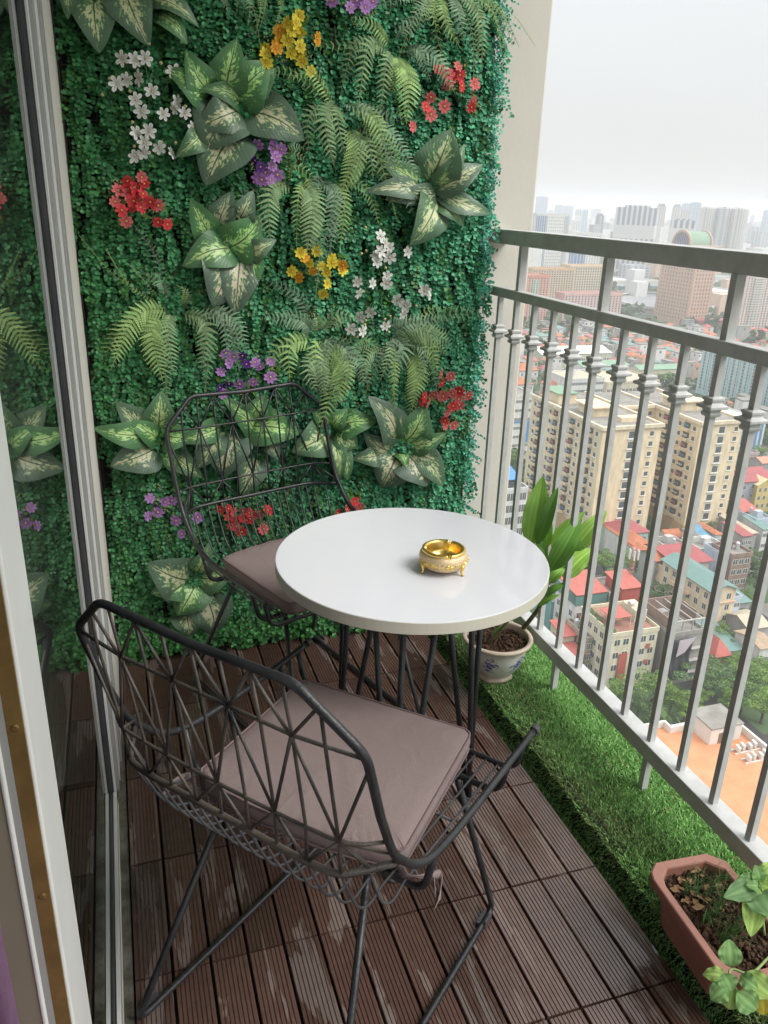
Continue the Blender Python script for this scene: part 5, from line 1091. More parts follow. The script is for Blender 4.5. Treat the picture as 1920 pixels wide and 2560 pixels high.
# white office with a blue band, blue roofed building near the end wall
t, (x0, x1, y0, y1, zr) = low('white office block with a blue band beside the end wall', cN, (70, 520), (232, 512), 24, 20, wh, M['slab'], 'flat', (7, 6, 2.3, 1.3), name='office_building', cat='office building')
b = MB(); b.box(x0-.1, x1+.1, y0-.25, y0-.16, zr-11.2, zr-10.5); b.box(x1-3, x1, y0-.3, y0-.16, zr-20, zr-11.3); part(b, 'blue_band', M['bluepaint'], t)
t, q = low('white modern building under a bright blue roof beside the end wall', cN, (30, 1090), (200, 1085), 20, 14, wh, M['slab'], 'flat', (6, 5, 1.3, 2.6), name='office_building', cat='office building')
x0, x1, y0, y1, zr = q; b = MB(); b.add([(x0+1, y0+1, zr+3), (x1-2, y0+1, zr+3), (x1-2, y1-2, zr+3), (x0+1, y1-2, zr+3), ((x0+x1)/2-2, (y0+y1)/2, zr+6), ((x0+x1)/2+1, (y0+y1)/2, zr+6)], [(0, 1, 5, 4), (1, 2, 5), (2, 3, 4, 5), (3, 0, 4)]); part(b, 'blue_roof', M['tin_blue'], t)
b = MB(); b.box(x0+2, x1-3, y0+2, y1-3, zr, zr+2.95); part(b, 'penthouse', M['pane'], t)
# ---- near houses
H = lambda *a, **k: low(*a, name='house', cat='house', **k)
t, q = H('white house with a teal attic under a red tin roof, by the potted plant leaves', cP, (125, 752), (380, 738), 15, 9, wh, M['tin_red'], roof='shed', win=(4, 4, 1.3, 1.6), side=3, rise=1.2)
x0, x1, y0, y1, zr = q; b = MB(); b.box(x0-.25, x1+.25, y0-.25, y1, zr-2.6, zr-.2); part(b, 'teal_attic', wall('teal_panel', (.10,.22,.20)), t)
t, q = H('pale house with a grey tin lean-to and brick-red wall behind the mast', cP, (375, 745), (640, 760), 14, 8, wall('dull_white_wall', (.50,.48,.46)), M['slab'], roof='flat')
t, q = H('red box house with a red tin roof right behind the telecom mast', cP, (490, 702), (662, 700), 16.5, 7, wall('red_panel_wall', (.42,.09,.07)), M['tin_red'], roof='shed', rise=1)
t, q = H('cream four-storey house with a roof terrace under a red canopy', cP, (400, 1072), (808, 1052), 13.5, 12.5, wall('cream_house_wall', (.66,.61,.45)), wall('terracotta_paving', (.33,.17,.12)), roof='flat', win=(5, 4, 1.5, 1.6), side=5)
x0, x1, y0, y1, zr = q; b = MB(); b.box(x0+1.2, x0+6.2, y0+2.6, y0+7.5, zr+2.6, zr+2.75); part(b, 'red_canopy', M['tin_red'], t)
b = MB()
for xx in (x0+1.3, x0+6): 
    for yy in (y0+2.7, y0+7.3): b.tube([(xx, yy, zr), (xx, yy, zr+2.6)], .06, 6)
part(b, 'canopy_post', M['wframe'], t)
b = MB(); b.box(x0+8, x1-.5, y0+4, y0+9, zr+.1, zr+3); part(b, 'stair_room', cr_, t); 
for q_ in ((x0+2.2, x0+4.3, y0-.3, y0-.16, G+.5, zr-4.5), (x1-2.6, x1-1.7, y0-.28, y0-.16, zr-4.2, zr-3), (x1-2.6, x1-1.7, y0-.28, y0-.16, zr-8, zr-7)): b = MB(); b.box(*q_); part(b, 'red_panel', M['tin_red'], t)
b = MB()
for i in range(22): c = (rng.uniform(x0+.2, x0+1.4), y0+rng.uniform(.3, 11), zr+.9); s_ = rng.uniform(.25, .6); b.lathe([(0, -s_), (s_, 0), (0, s_)], 5, c)
part(b, 'terrace_plants', mat('terrace_green', (.06,.13,.04), .9), t)
b = MB(); b.lathe([(0, -.8), (.55, -.75), (.55, .75), (0, .8)], 14); o = b.build('water_tank', mat('steel_tank', (.7,.72,.75), .25, metal=.8)); o.location = ((x0+x1)/2+2.8, y0+6.5, zr+3.6); o.rotation_euler = (0, R(90), R(15)); tagp(o, 'shiny steel water tank lying on the stair room of the cream terrace house', 'water tank')
# house under construction wrapped in dark netting
t, q = H('unfinished brick house with an open top storey wrapped in black netting', cP, (870, 1075), (1165, 1060), 12.5, 11, wall('raw_concrete', (.33,.31,.29)), M['slab'], roof='flat')
x0, x1, y0, y1, zr = q; b = MB(); b.box(x0, x0+.25, y0+.3, y1, zr, zr+3.5); b.box(x0, x1, y1-.25, y1, zr, zr+3.5); b.box(x1-.25, x1, y0+3, y1-.26, zr, zr+3.5); part(b, 'brick_wall', br, t)
b = MB()
for i in range(4):
    xx = x0+.5+(x1-x0-1)*i/3; b.box(xx-.12, xx+.12, y0+.3, y0+.55, zr, zr+3); b.box(xx-.1, xx+.1, y0+.6, y1-.3, zr+2.9, zr+3.15)
b.box(x0, x1, y0+.25, y0+.6, zr+3, zr+3.25)
part(b, 'concrete_frame', wall('pale_concrete', (.42,.40,.37)), t)
for z in (G+3, G+6, G+9): b = MB(); b.box(x1-3.4, x1+.2, y0-1.2, y0-.2, z, z+.2); part(b, 'scaffold_deck', M['pale_concrete'], t)
Gd = [[(x0+(x1-3.6-x0)*i/14, y0-1.1-.25*math.sin(i*1.3+j*.5)-.3*math.sin(j*.9), G+2+(zr-G-2.2)*j/10) for i in range(15)] for j in range(11)]
b = MB(); b.grid(Gd); o = part(b, 'safety_netting', mat('black_netting', (.035,.037,.042), .8), t, smooth=True); sm = o.modifiers.new('solid', 'SOLIDIFY'); sm.thickness = .05
b = MB(); b.add([(x0+1, y0-1.7, zr-.2), (x0+5.2, y0-1.7, zr), (x0+2.6, y0-2.0, zr-3.2), (x0+.6, y0-1.9, zr-4.2)], [(0, 1, 2, 3)]); o = part(b, 'loose_tarp', mat('pale_tarp', (.42,.36,.40), .7), t); sm = o.modifiers.new('solid', 'SOLIDIFY'); sm.thickness = .04
# long cream house with teal roof, and its neighbours
t, q = H('long cream villa with peach trim under a big teal tin roof', cP, (1222, 742), (1402, 705), 13, 19, wall('villa_cream', (.68,.57,.40)), M['tin_teal'], roof='gabley', win=(2, 4, 1.4, 1.7), side=6, rise=1.6, eave=.6)
x0, x1, y0, y1, zr = q; b = MB(); b.box(x0-1.5, x0-.01, y0+7, y0+14, zr-4, zr-3.8); b.box(x0-1.5, x0-1.35, y0+7, y0+14, zr-3.8, zr-2.9); b.box(x0-.3, x1+.3, y0-.3, y0-.01, zr-3.4, zr-3.1); part(b, 'peach_balcony', pk, t)
t, q = H('pale blue narrow house attached behind the teal roofed villa', cP, (1398, 795), (1440, 780), 10, 8, lb_, M['slab'], roof='flat', win=(2, 3, .9, 1.3))
t, q = H('ornate peach house with carved gables left of the teal roofed villa', cP, (890, 600), (1000, 625), 9.5, 9, pk, M['slab'], roof='flat', win=(3, 3, 1.1, 1.6), side=3)
x0, x1, y0, y1, zr = q; b = MB()
for i in range(5): xx = x0+(x1-x0)*(i+.5)/5; b.lathe([(.35, 0), (.35, .5), (.2, .7), (.3, 1), (0, 1.4)], 6, (xx, y0+.1, zr+.8))
part(b, 'finial', pk, t)
t, q = H('house with a wide dark red flat canopy behind the teal roof', cP, (905, 490), (1225, 498), 12, 9, wall('greyish_white_wall', (.5,.48,.45)), M['tin_dred'], roof='shed', win=(5, 2, 1.4, 1.5), rise=.8, eave=1)  # walls in a greyish white
t, q = H('grey house with two white windows under a bright orange roof', cP, (770, 492), (900, 468), 11, 7, gy, M['tile_or'], roof='gablex', win=(2, 3, 1.5, 1.6), rise=1.6)
for lab, A, B_, h, dp, wm_, rm_, rf, wn in (
 ('white house under a hipped orange tile roof with pale ridges, left of the orange roof', (560, 345), (735, 360), 8.5, 14, wh, M['tile_or'], 'hip', (4, 2, 1.2, 1.4)),
 ('house under a large faded red tile roof at the foot of the cream wing', (440, 262), (735, 270), 8.5, 9, wall('mint_wall', (.45,.58,.50)), M['tin_dred'], 'hip', (5, 2, 1.2, 1.4)),
 ('narrow orange tiled house between trees', (655, 430), (770, 432), 8, 8, wall('mint_wall', (.45,.58,.50)), M['tile_or'], 'gabley', (3, 2, 1.1, 1.3)),
 ('low red tiled house in front of the ochre podium', (850, 300), (990, 302), 5, 6, wh, M['tile_or'], 'gablex', (4, 1, 1.2, 1.3)),
 ('white gabled house with a blue shed roof', (1140, 305), (1262, 300), 8, 7, wh, wall('slate_blue_roof', (.12,.28,.40)), 'shed', (3, 2, 1.1, 1.3)),
 ('small white gabled house with an arched attic window', (1075, 290), (1135, 300), 9.5, 6, wh, M['slab'], 'gabley', (2, 2, .9, 1.2)),
 ('orange hipped roof house near the right wing of the cream block', (1210, 262), (1320, 290), 9, 9, wh, M['tile_or'], 'hip', (3, 2, 1.1, 1.3)),
 ('flat grey roofed house with white water tanks', (850, 392), (1060, 400), 9.5, 8, wall('dull_white_wall', (.5,.48,.46)), M['slab'], 'flat', (4, 2, 1.2, 1.4)),
 ('row house with a cluttered flat concrete roof', (1070, 380), (1380, 415), 10, 8, wh, M['slab'], 'flat', (6, 3, 1.1, 1.4)),
 ('unplastered brown brick house beside the tall trees at the right', (1385, 460), (1525, 430), 13, 8, br, M['slab'], 'flat', (3, 4, 1.6, 1.6)),
 ('pale blue narrow house with arched windows beside the brown brick one', (1335, 470), (1388, 462), 12, 9, lb_, M['slab'], 'flat', (1, 3, 1.1, 1.8)),
 ('grey house under a faded red tin roof at the right', (1405, 262), (1590, 312), 9, 9, gy, M['tin_dred'], 'shed', (4, 2, 1.3, 1.4)),
 ('long shed with a beige sheet roof at the right', (1420, 215), (1680, 320), 7, 16, gy, M['tin_beige'], 'shed', None),
 ('white house with a small teal roof near the right edge', (1600, 225), (1720, 240), 8, 9, wh, M['tin_teal'], 'shed', (3, 2, 1.2, 1.3)),
 ('house with two stepped red tin roofs, upper right', (1440, 85), (1600, 95), 9, 7, wall('dull_white_wall', (.5,.48,.46)), M['tin_red'], 'shed', (4, 2, 1.2, 1.3)),
 ('lower house with a red tin roof just in front of the stepped pair', (1480, 130), (1620, 140), 7, 6, br, M['tin_red'], 'shed', (4, 1, 1.2, 1.3)),
 ('pale blue house with dark red windows near the right edge', (1555, 165), (1700, 160), 8.5, 8, lb_, M['slab'], 'flat', (3, 2, 1.0, 1.5)),
 ('dark grey house beneath a teal sheet canopy', (1410, 815), (1535, 820), 6, 8, gy, M['tin_teal'], 'shed', None),
 ('small shed with a wide pale teal tin roof', (1300, 1200), (1480, 1200), 4.5, 12, gy, M['tin_teal'], 'shed', None),
 ('house with a beige sheet roof at the right edge, farther one', (1470, 1010), (1700, 1030), 6, 8, gy, M['tin_beige'], 'gablex', None),
 ('house with a brownish sheet roof at the right edge, nearer one', (1570, 1170), (1740, 1190), 6.5, 8, wh, wall('tan_sheet', (.38,.28,.19)), 'gablex', (4, 1, 1, 1.2)),
 ('small red tin roof house between the white and the cream houses', (235, 1010), (310, 1030), 9, 6, gy, M['tin_dred'], 'shed', None),
 ('low red roofed house under the railing at the left, nearer one', (60, 1180), (250, 1290), 6, 9, cr_, M['tin_red'], 'shed', None),
 ('low red roofed house under the railing at the left, farther one', (25, 1085), (125, 1085), 8, 6, cr_, M['tin_red'], 'shed', (2, 2, 1, 1.3)),
 ('plain balconied house squeezed beside the cream terrace house', (205, 1110), (275, 1130), 9, 9, wall('dingy_wall', (.34,.30,.24)), M['slab'], 'flat', (2, 3, 1.1, 1.6)),
 ('teal walled house with a flat roof behind the pot', (-80, 820), (50, 830), 8, 8, wall('teal_wall', (.16,.36,.34)), M['slab'], 'flat', (2, 2, 1.2, 1.4))):
    H(lab, cP, A, B_, h, dp, wm_, rm_, roof=rf, win=wn)
t, q = H('little pagoda hall with an upturned red roof and yellow walls', cP, (1215, 1225), (1350, 1245), 4.5, 9, yw, M['tin_red'], roof='hip', rise=3.4, eave=.9)
for lab, A, B_, h, dp, wm_, rm_, rf, wn in (
 ('gabled white villa with orange roofs beside the end wall, upper one', (135, 355), (270, 360), 9, 12, wh, M['tile_or'], 'hip', (4, 2, 1.3, 1.5)),
 ('white villa with orange roofs beside the end wall, lower one', (120, 440), (240, 445), 8, 12, wh, M['tile_or'], 'hip', (4, 2, 1.3, 1.5)),
 ('pale pink villa between trees left of the factory', (300, 440), (410, 455), 8, 9, wall('pink_wall', (.62,.46,.42)), M['tile_or'], 'hip', (4, 2, 1.2, 1.4)),
 ('grey attic house beside the right wing of the cream block', (1395, 1000), (1480, 985), 12, 9, br, gy, 'gabley', (2, 3, 1.2, 1.4)),
 ('grey house under a wide red roof with water tanks, right edge', (1520, 1055), (1680, 1010), 11, 8, wall('blue_grey_wall', (.33,.36,.42)), M['tin_dred'], 'shed', (4, 3, 1.2, 1.5)),
 ('bright yellow colonial villa at the right edge', (1600, 1062), (1700, 1050), 10, 8, yw, wall('pale_yellow_roof', (.6,.52,.3)), 'gabley', (3, 3, 1.1, 1.6)),
 ('grey flat house below the striped white hall', (1470, 860), (1640, 880), 7, 9, gy, M['slab'], 'flat', (4, 2, 1.2, 1.4)),
 ('small house with a salmon roof below the striped hall', (1600, 915), (1720, 930), 6, 7, gy, wall('salmon_roof', (.55,.26,.18)), 'gablex', None),
 ('dark grey roofed house at the edge of the yard', (1430, 830), (1510, 860), 6, 8, gy, wall('charcoal_roof', (.12,.12,.12)), 'hip', None)):
    H(lab, cN, A, B_, h, dp, wm_, rm_, roof=rf, win=wn)
# telecom mast
B_ = az(cP(500, 850), G+8); t = empty('telecom_mast', (B_[0], B_[1]-1.2, G), 'red and white lattice telecom mast with panel antennas', 'mast'); b = MB(); hh = 24
for a in range(3):
    A0 = np.array([math.cos(a*2.094), math.sin(a*2.094), 0])*.55; A1 = np.array([math.cos((a+1)*2.094), math.sin((a+1)*2.094), 0])*.55; b.tube([A0, A0+[0, 0, hh]], .06, 5)
    for k in range(24): b.tube([A0+[0, 0, k], A1+[0, 0, k+1]], .035, 4); b.tube([A0+[0, 0, k], A1+[0, 0, k]], .035, 4)
b.build('lattice', mat('mast_red', (.42,.20,.17), .6), t)
for a in range(6):
    b = MB(); x, y = 1.1*math.cos(a*1.047), 1.1*math.sin(a*1.047); b.box(x-.16, x+.16, y-.12, y+.12, hh-2.6, hh-.3); b.build('antenna', wh, t)
# building with the orange roof, stair hut and air-conditioner racks
zo = -80.; xr = az(cQ(1432, 690), zo)[0]; yb = az(cQ(700, 600), zo)[1]
t = empty('flat_roofed_building', (xr-12, yb-25, G), 'building with a wide orange roof inside a white parapet, just below the balcony', 'building')
b = MB(); b.box(xr-40, xr, yb-62, yb, G, zo); part(b, 'wall', wh, t)
b = MB(); b.box(xr-39.6, xr-.4, yb-61.6, yb-.4, zo+.005, zo+.06); part(b, 'roof', M['orange_roof'], t)
b = MB(); b.box(xr-.4, xr+.05, yb-62, yb-2.1, zo-.3, zo+1.25); b.box(xr-12, xr+.05, yb-2.1, yb-1.7, zo-.3, zo+1.25); b.box(xr-12.4, xr-12, yb-2.1, yb, zo-.3, zo+1.25); b.box(xr-40, xr-12.4, yb-.35, yb+.05, zo-.3, zo+1.25); part(b, 'parapet', M['tin_white'], t)
hL = az(cQ(1045, 782), zo); hR = az(cQ(1405, 768), zo); hB = az(cQ(950, 640), zo); y_ = (hL[1]+hR[1])/2
b = MB(); b.box(hL[0], hR[0], y_, y_+5.5, zo+.06, zo+3.1); part(b, 'stair_hut', M['tin_white'], t)
b = MB(); b.box(hL[0]-.15, hR[0]+.15, y_-.15, y_+5.65, zo+3.1, zo+3.3); part(b, 'hut_roof', M['slab'], t)
xd = hL[0]+(hR[0]-hL[0])*.27; b = MB(); b.box(xd, xd+1.0, y_-.06, y_-.005, zo+.07, zo+2.1); part(b, 'hut_door', wall('brown_door', (.22,.14,.09)), t)
acb = MB(); acb.box(-.42, .42, -.17, .17, 0, .75, 0); 
acb.lathe([(.27, 0), (.27, .012), (.05, .012)], 16, (0, 0, 0), 1); v = np.array(acb.v); k = len(v)-48; v[k:] = np.stack([v[k:, 0]-.08, -.171-v[k:, 2], v[k:, 1]+.375], 1); acb.v = [tuple(q) for q in v]
ac = acb.build('air_conditioner', [M['tin_white'], M['pane']]); ac_me = ac.data; bpy.data.objects.remove(ac)
A0 = az(cQ(1345, 880), zo); n_ = 0
for i in range(2):
    for j in range(4):
        o = bpy.data.objects.new('air_conditioner', ac_me); COL.objects.link(o); q = az(cQ(1345+38*i+90*(j % 2)+ (j//2)*165 if False else 1350+70*j+40*i, 850+8*j+(45 if i == 0 else 0)+(150 if j > 1 else 0)), zo)
        o.location = (A0[0]+.2+1.15*j, A0[1]-2.4*i+.3*(j % 2), zo+.35); o.rotation_euler = (0, 0, R(80)); o.scale = (1.25, 1.25, 1.25)
        tagp(o, 'white outdoor air conditioner, %s on the %s rack of the orange roof' % (('leftmost', 'second from left', 'third from left', 'rightmost')[j], ('farther', 'nearer')[i]), 'air conditioner', 'air conditioners on the orange roof')
for i in range(2):
    b = MB(); b.box(A0[0]-.6, A0[0]+4.4, A0[1]-2.4*i-.5, A0[1]-2.4*i-.3, zo+.06, zo+.34); b.box(A0[0]-.6, A0[0]+4.4, A0[1]-2.4*i+.5, A0[1]-2.4*i+.7, zo+.06, zo+.34)
    tagp(b.build('equipment_rack', M['tin_white']), 'concrete rack carrying the %s row of air conditioners on the orange roof' % ('farther', 'nearer')[i], 'rack')
# ---- carpet of small houses farther off
protos = []
def small_house(wm_, rm_, rf, w_, d_, h):
    t = empty('small_house', (0, 0, 0)); b = MB(); b.box(-w_/2, w_/2, -d_/2, d_/2, 0, h); b.box(-w_/2+.6, -w_/2+1.9, -d_/2-.06, -d_/2, h-2.4, h-1, 1); b.box(w_/2-1.9, w_/2-.6, -d_/2-.06, -d_/2, h-2.4, h-1, 1); b.box(-w_/2-.06, -w_/2, -1, .6, h-2.4, h-1, 1); b.build('wall', [wm_, M['pane']], t)
    b = MB(); e = .4; X, Y = w_/2+e, d_/2+e; r_ = 2.2
    if rf == 0: b.add([(-X, -Y, h), (X, -Y, h), (X, Y, h), (-X, Y, h), (-w_*.15, 0, h+r_), (w_*.15, 0, h+r_)], [(0, 1, 5, 4), (1, 2, 5), (2, 3, 4, 5), (3, 0, 4), (3, 2, 1, 0)])
    elif rf == 1: b.add([(-X, -Y, h), (X, -Y, h), (X, Y, h+1), (-X, Y, h+1), (-X, -Y, h+.2), (X, -Y, h+.2), (X, Y, h+1.2), (-X, Y, h+1.2)], [(3, 2, 1, 0), (4, 5, 6, 7), (0, 1, 5, 4), (1, 2, 6, 5), (2, 3, 7, 6), (3, 0, 4, 7)])
    else: b.box(-X+.3, X-.3, -Y+.3, Y-.3, h+.01, h+.7)
    b.build('roof', rm_, t); return t
for i, (wm_, rm_, rf, w_, d_, h) in enumerate([(wh, M['tile_or'], 0, 9, 11, 8), (cr_, M['tin_red'], 1, 7, 12, 9), (wh, M['tin_dred'], 0, 10, 9, 7), (gy, M['slab'], 2, 6, 12, 11), (pk, M['tile_or'], 0, 8, 9, 9), (wh, M['tin_teal'], 1, 8, 12, 8), (wh, M['slab'], 2, 7, 10, 12)]): protos.append(small_house(wm_, rm_, rf, w_, d_, h))
kinds_ = ['small white house, orange hipped roof', 'small cream house, red tin roof', 'small white house, dark red roof', 'narrow grey flat roofed house', 'small peach house, orange roof', 'small white house, teal tin roof', 'tall narrow white flat roofed house']
spots = []
for zone, n_ in (((225, 440, 395, 620), 330), ((190, 330, 300, 345), 16), ((430, 520, 480, 600), 24), ((195, 300, 110, 230), 50)):
    for i in range(n_*3):
        x, y = rng.uniform(zone[0], zone[1]), rng.uniform(zone[2], zone[3])
        if all((x-a)**2+(y-c)**2 > 62 for a, c in spots): spots.append((x, y))
        if len(spots) > 0 and i > n_*2.9: break
def footprints():
    out = []
    for o in COL.objects:
        if o.parent is None and o.type == 'EMPTY' and o.get('category') in ('apartment building', 'hall', 'office tower', 'warehouse', 'factory', 'office building', 'house'):
            ch = next((c for c in o.children if c.name.split('.')[0] == 'wall'), None)
            if ch is None or 'convention' in o.name: continue
            q = np.array([v.co[:2] for v in ch.data.vertices]); out.append((q[:, 0].min()-7, q[:, 0].max()+7, q[:, 1].min()-8, q[:, 1].max()+8))
    return np.array(out)
FP = footprints()
def blocked(x, y): return bool(((FP[:, 0] < x) & (x < FP[:, 1]) & (FP[:, 2] < y) & (y < FP[:, 3])).any())
used = [False]*len(protos); hs = []
for x, y in spots:
    a_ = math.degrees(math.atan2(x-CAM[0], y-CAM[1]))
    if not 24 < a_ < 52 or blocked(x, y): continue
    k = rng.integers(0, len(protos)); o = protos[k] if not used[k] else copy_tree(protos[k]); used[k] = True
    o.location = (x, y, G); o.rotation_euler = (0, 0, rng.choice([0, math.pi/2, 0])+rng.normal(0, .12)); s_ = rng.uniform(.6, .92); o.scale = (s_, s_, s_*rng.uniform(.9, 1.3))
    tagp(o, kinds_[k], 'house', 'small houses of the low neighbourhood'); hs.append((o, k, x, y))
    if len(hs) >= 290: break
ORD = ['leftmost', 'second from left', 'third from left', 'fourth from left', 'fifth from left', 'sixth from left', 'seventh from left', 'eighth from left', 'ninth from left', 'tenth from left', 'eleventh from left', 'twelfth from left', 'thirteenth from left', 'fourteenth from left', 'fifteenth from left']
hs.sort(key=lambda h: math.hypot(h[2], h[3])); row = {}
for i, h in enumerate(hs): row.setdefault((i*9//len(hs), h[1]), []).append(h)
for (r_, k), L_ in row.items():
    L_.sort(key=lambda h: h[2]/h[3])
    for i, h in enumerate(L_): h[0]['label'] = kinds_[k]+', '+ORD[min(i, 14)]+' in the '+('nearest', 'second', 'third', 'fourth', 'fifth', 'sixth', 'seventh', 'eighth', 'farthest')[r_]+' row'
for k in range(len(protos)):
    if not used[k]:
        for c in list(protos[k].children): bpy.data.objects.remove(c)
        bpy.data.objects.remove(protos[k])
# ---- trees
def tree_proto(seed, n=5200, pal=((.07,.15,.035), (.24,.36,.10)), flat=1.0):
    r_ = np.random.default_rng(seed); t = empty('tree', (0, 0, 0)); b = MB()
    b.tube([(0, 0, 0), (.1, 0, 2), (0, .1, 4.5)], [.28, .2, .14], 7)
    for i in range(7): a = i*.9+seed; b.tube([(0, .05, 2.6+.2*i), (1.2*math.cos(a), 1.2*math.sin(a), 4.2+.2*i), (2.4*math.cos(a), 2.4*math.sin(a), 5.4+.25*i)], [.11, .07, .03], 5)
    b.build('trunk', M['bark'], t)
    cl = [(r_.normal(0, 1.5), r_.normal(0, 1.5), 5.6+r_.normal(0, 1.1)*flat, r_.uniform(.8, 1.5)) for _ in range(22)]; P, N_, C = [], [], []
    for i in range(n):
        c = cl[r_.integers(0, 22)]; d = r_.normal(0, 1, 3); d /= np.linalg.norm(d); d[2] = abs(d[2])*.9-.25; P.append(np.array(c[:3])+d*c[3]*r_.uniform(.65, 1.05)*np.array([1, 1, .8])); N_.append(d)
        u = r_.random(); cc_ = np.array(pal[0])*(1-u)+np.array(pal[1])*u; C.append(cc_)
    P = np.array(P); N_ = np.array(N_)+r_.normal(0, .5, (n, 3)); N_ /= np.linalg.norm(N_, axis=1)[:, None]; A = np.cross(N_, r_.normal(0, 1, (n, 3))); A /= np.linalg.norm(A, axis=1)[:, None]; Bv = np.cross(N_, A); s_ = r_.uniform(.09, .2, (n, 1))
    V = np.stack([P-A*s_, P-Bv*s_*.6, P+A*s_, P+Bv*s_*.6], 1).reshape(-1, 3); npmesh('crown', V, np.arange(4*n).reshape(-1, 4), M['tree'], t, col=np.repeat(np.array(C), 4, 0)); return t
TP = [tree_proto(1), tree_proto(2, pal=((.08,.17,.035), (.28,.42,.10))), tree_proto(3, pal=((.055,.12,.04), (.17,.27,.11)))]; tu = [0]*3
def put_tree(x, y, r_, k, label, z=G, sz=1.0, group='trees among the houses'):
    o = TP[k] if not tu[k] else copy_tree(TP[k]); tu[k] = 1; s_ = r_/2.9; o.location = (x, y, z); o.scale = (s_, s_, s_*sz); o.rotation_euler = (0, 0, rng.uniform(0, 6.28)); tagp(o, label, 'tree', group); return o
for cf, px_, py_, rr, k, lab, zc in (
 (cP, 365, 480, 115, 0, 'broad bright green tree behind the red and teal attic house', 6), (cP, 590, 500, 105, 1, 'bright green tree beside the hipped orange roofs', 6), (cP, 820, 745, 110, 2, 'dark feathery tree between the mast and the villa', 6),
 (cP, 1130, 850, 120, 1, 'bright green tree in front of the villa balcony', 5), (cP, 1290, 1050, 90, 0, 'tree beside the teal tin shed', 5), (cP, 750, 1480, 185, 0, 'big round tree in front of the cream terrace house', 5), (cP, 470, 1500, 110, 1, 'lighter tree at the corner of the cream terrace house', 5),
 (cP, 1240, 1400, 190, 2, 'big tree in front of the netted building site', 5), (cP, 1010, 1640, 110, 1, 'small bright tree beside the orange roof parapet', 4), (cP, 1560, 1420, 170, 0, 'big tree behind the stair hut, right', 5), (cP, 1640, 1620, 160, 1, 'tree at the right edge beside the white parapet', 5),
 (cP, 1470, 1560, 110, 2, 'dark tree behind the stair hut', 5), (cP, 1145, 175, 80, 2, 'round dark tree at the foot of the cream right wing', 5), (cP, 1290, 60, 90, 2, 'tall dark tree right of the cream complex', 7), (cP, 1290, 150, 70, 2, 'second dark tree right of the cream complex', 5), (cP, 1600, 480, 110, 2, 'feathery tree near the brown brick house', 6), (cP, 1590, 640, 90, 2, 'lower feathery tree near the brown brick house', 5),
 (cP, 1370, 1560, 110, 1, 'bright tree left of the stair hut, beyond the parapet', 5), (cP, 900, 1570, 110, 0, 'tree between the big round tree and the parapet', 5), (cP, 640, 1600, 120, 2, 'dark tree just over the bottom rail', 5), (cP, 1120, 1560, 80, 0, 'tree in front of the netted site, nearer the parapet', 4), (cP, 1640, 1330, 100, 1, 'bright tree at the right edge below the brownish sheet roof', 4),
 (cP, 1440, 905, 70, 0, 'small tree behind the pale blue narrow house', 3), (cP, 1420, 1290, 90, 1, 'tree behind the little pagoda hall', 4), (cP, 690, 160, 60, 2, 'palm-like tree at the foot of the cream left wing', 4), (cP, 1490, 770, 60, 0, 'tree beside the dark grey canopy house', 4),
 (cN, 400, 1130, 75, 2, 'dark tree at the foot of the cream left facade', 5), (cN, 195, 1010, 60, 2, 'dark tree beside the blue roofed building', 5), (cN, 105, 895, 50, 0, 'tree below the white office with the blue band', 5), (cN, 1040, 400, 70, 0, 'tree beside the long green roofed warehouse', 5), (cN, 960, 370, 60, 0, 'second tree beside the long green roofed warehouse', 5), (cN, 860, 195, 60, 2, 'tree behind the farthest warehouse', 5),
 (cN, 290, 320, 60, 0, 'tree left of the white factory', 5), (cN, 340, 400, 55, 0, 'tree below the farthest warehouse', 5), (cN, 165, 260, 50, 0, 'tree near the end wall above the orange villas', 5), (cN, 1440, 790, 40, 0, 'tree near the striped hall', 5), (cN, 1625, 845, 45, 1, 'small tree at the right edge below the striped hall', 4)):
    c = az(cf(px_, py_), G+zc); sc = .31344 if cf is cP else .40989; rad = rr*sc*scale_at(c)*.92; zz = max(.5, zc/(2.0*rad)) ; put_tree(c[0], c[1], rad, k, lab, sz=min(1.3, zc/(5.6*rad/2.9)))
def woods(name, label, n, fn, r0, r1):
    P, C = [], []
    for i in range(n):
        x, y = fn()
        if (x-c_hall[0])**2+(y-c_hall[1])**2 < (OR*1.15)**2 or blocked(x, y): continue
        r_ = rng.uniform(r0, r1); u = rng.random(); col = np.array([.045, .09, .03])*(1-u)+np.array([.10, .16, .05])*u
        for k in range(26):
            d = rng.normal(0, 1, 3); d /= np.linalg.norm(d); P.append((np.array([x, y, G+r_*.9])+d*r_*np.array([1, 1, .8])*rng.uniform(.6, 1), r_*.34)); C.append(col*rng.uniform(.7, 1.3))
    c = np.array([q[0] for q in P]); s_ = np.array([q[1] for q in P])[:, None]; n2 = len(c); N_ = rng.normal(0, 1, (n2, 3)); N_[:, 2] += 1; N_ /= np.linalg.norm(N_, axis=1)[:, None]; A = np.cross(N_, rng.normal(0, 1, (n2, 3))); A /= np.linalg.norm(A, axis=1)[:, None]; B_ = np.cross(N_, A)
    V = np.stack([c-A*s_, c-B_*s_, c+A*s_, c+B_*s_], 1).reshape(-1, 3); o = npmesh(name, V, np.arange(4*n2).reshape(-1, 4), M['tree'], None, col=np.repeat(np.array(C), 4, 0)); tagp(o, label, 'trees', kind='stuff')
def sector(d0, d1, a0=25, a1=50):
    d = math.sqrt(rng.uniform(d0*d0, d1*d1)); a = R(rng.uniform(a0, a1)); return CAM[0]+d*math.sin(a), CAM[1]+d*math.cos(a)
woods('city_greenery', 'mass of small trees between the nearer houses', 420, lambda: sector(125, 420), 2.0, 4.5)
woods('neighbourhood_greenery', 'small trees scattered between the distant low houses', 650, lambda: sector(390, 720), 2.2, 4.8)
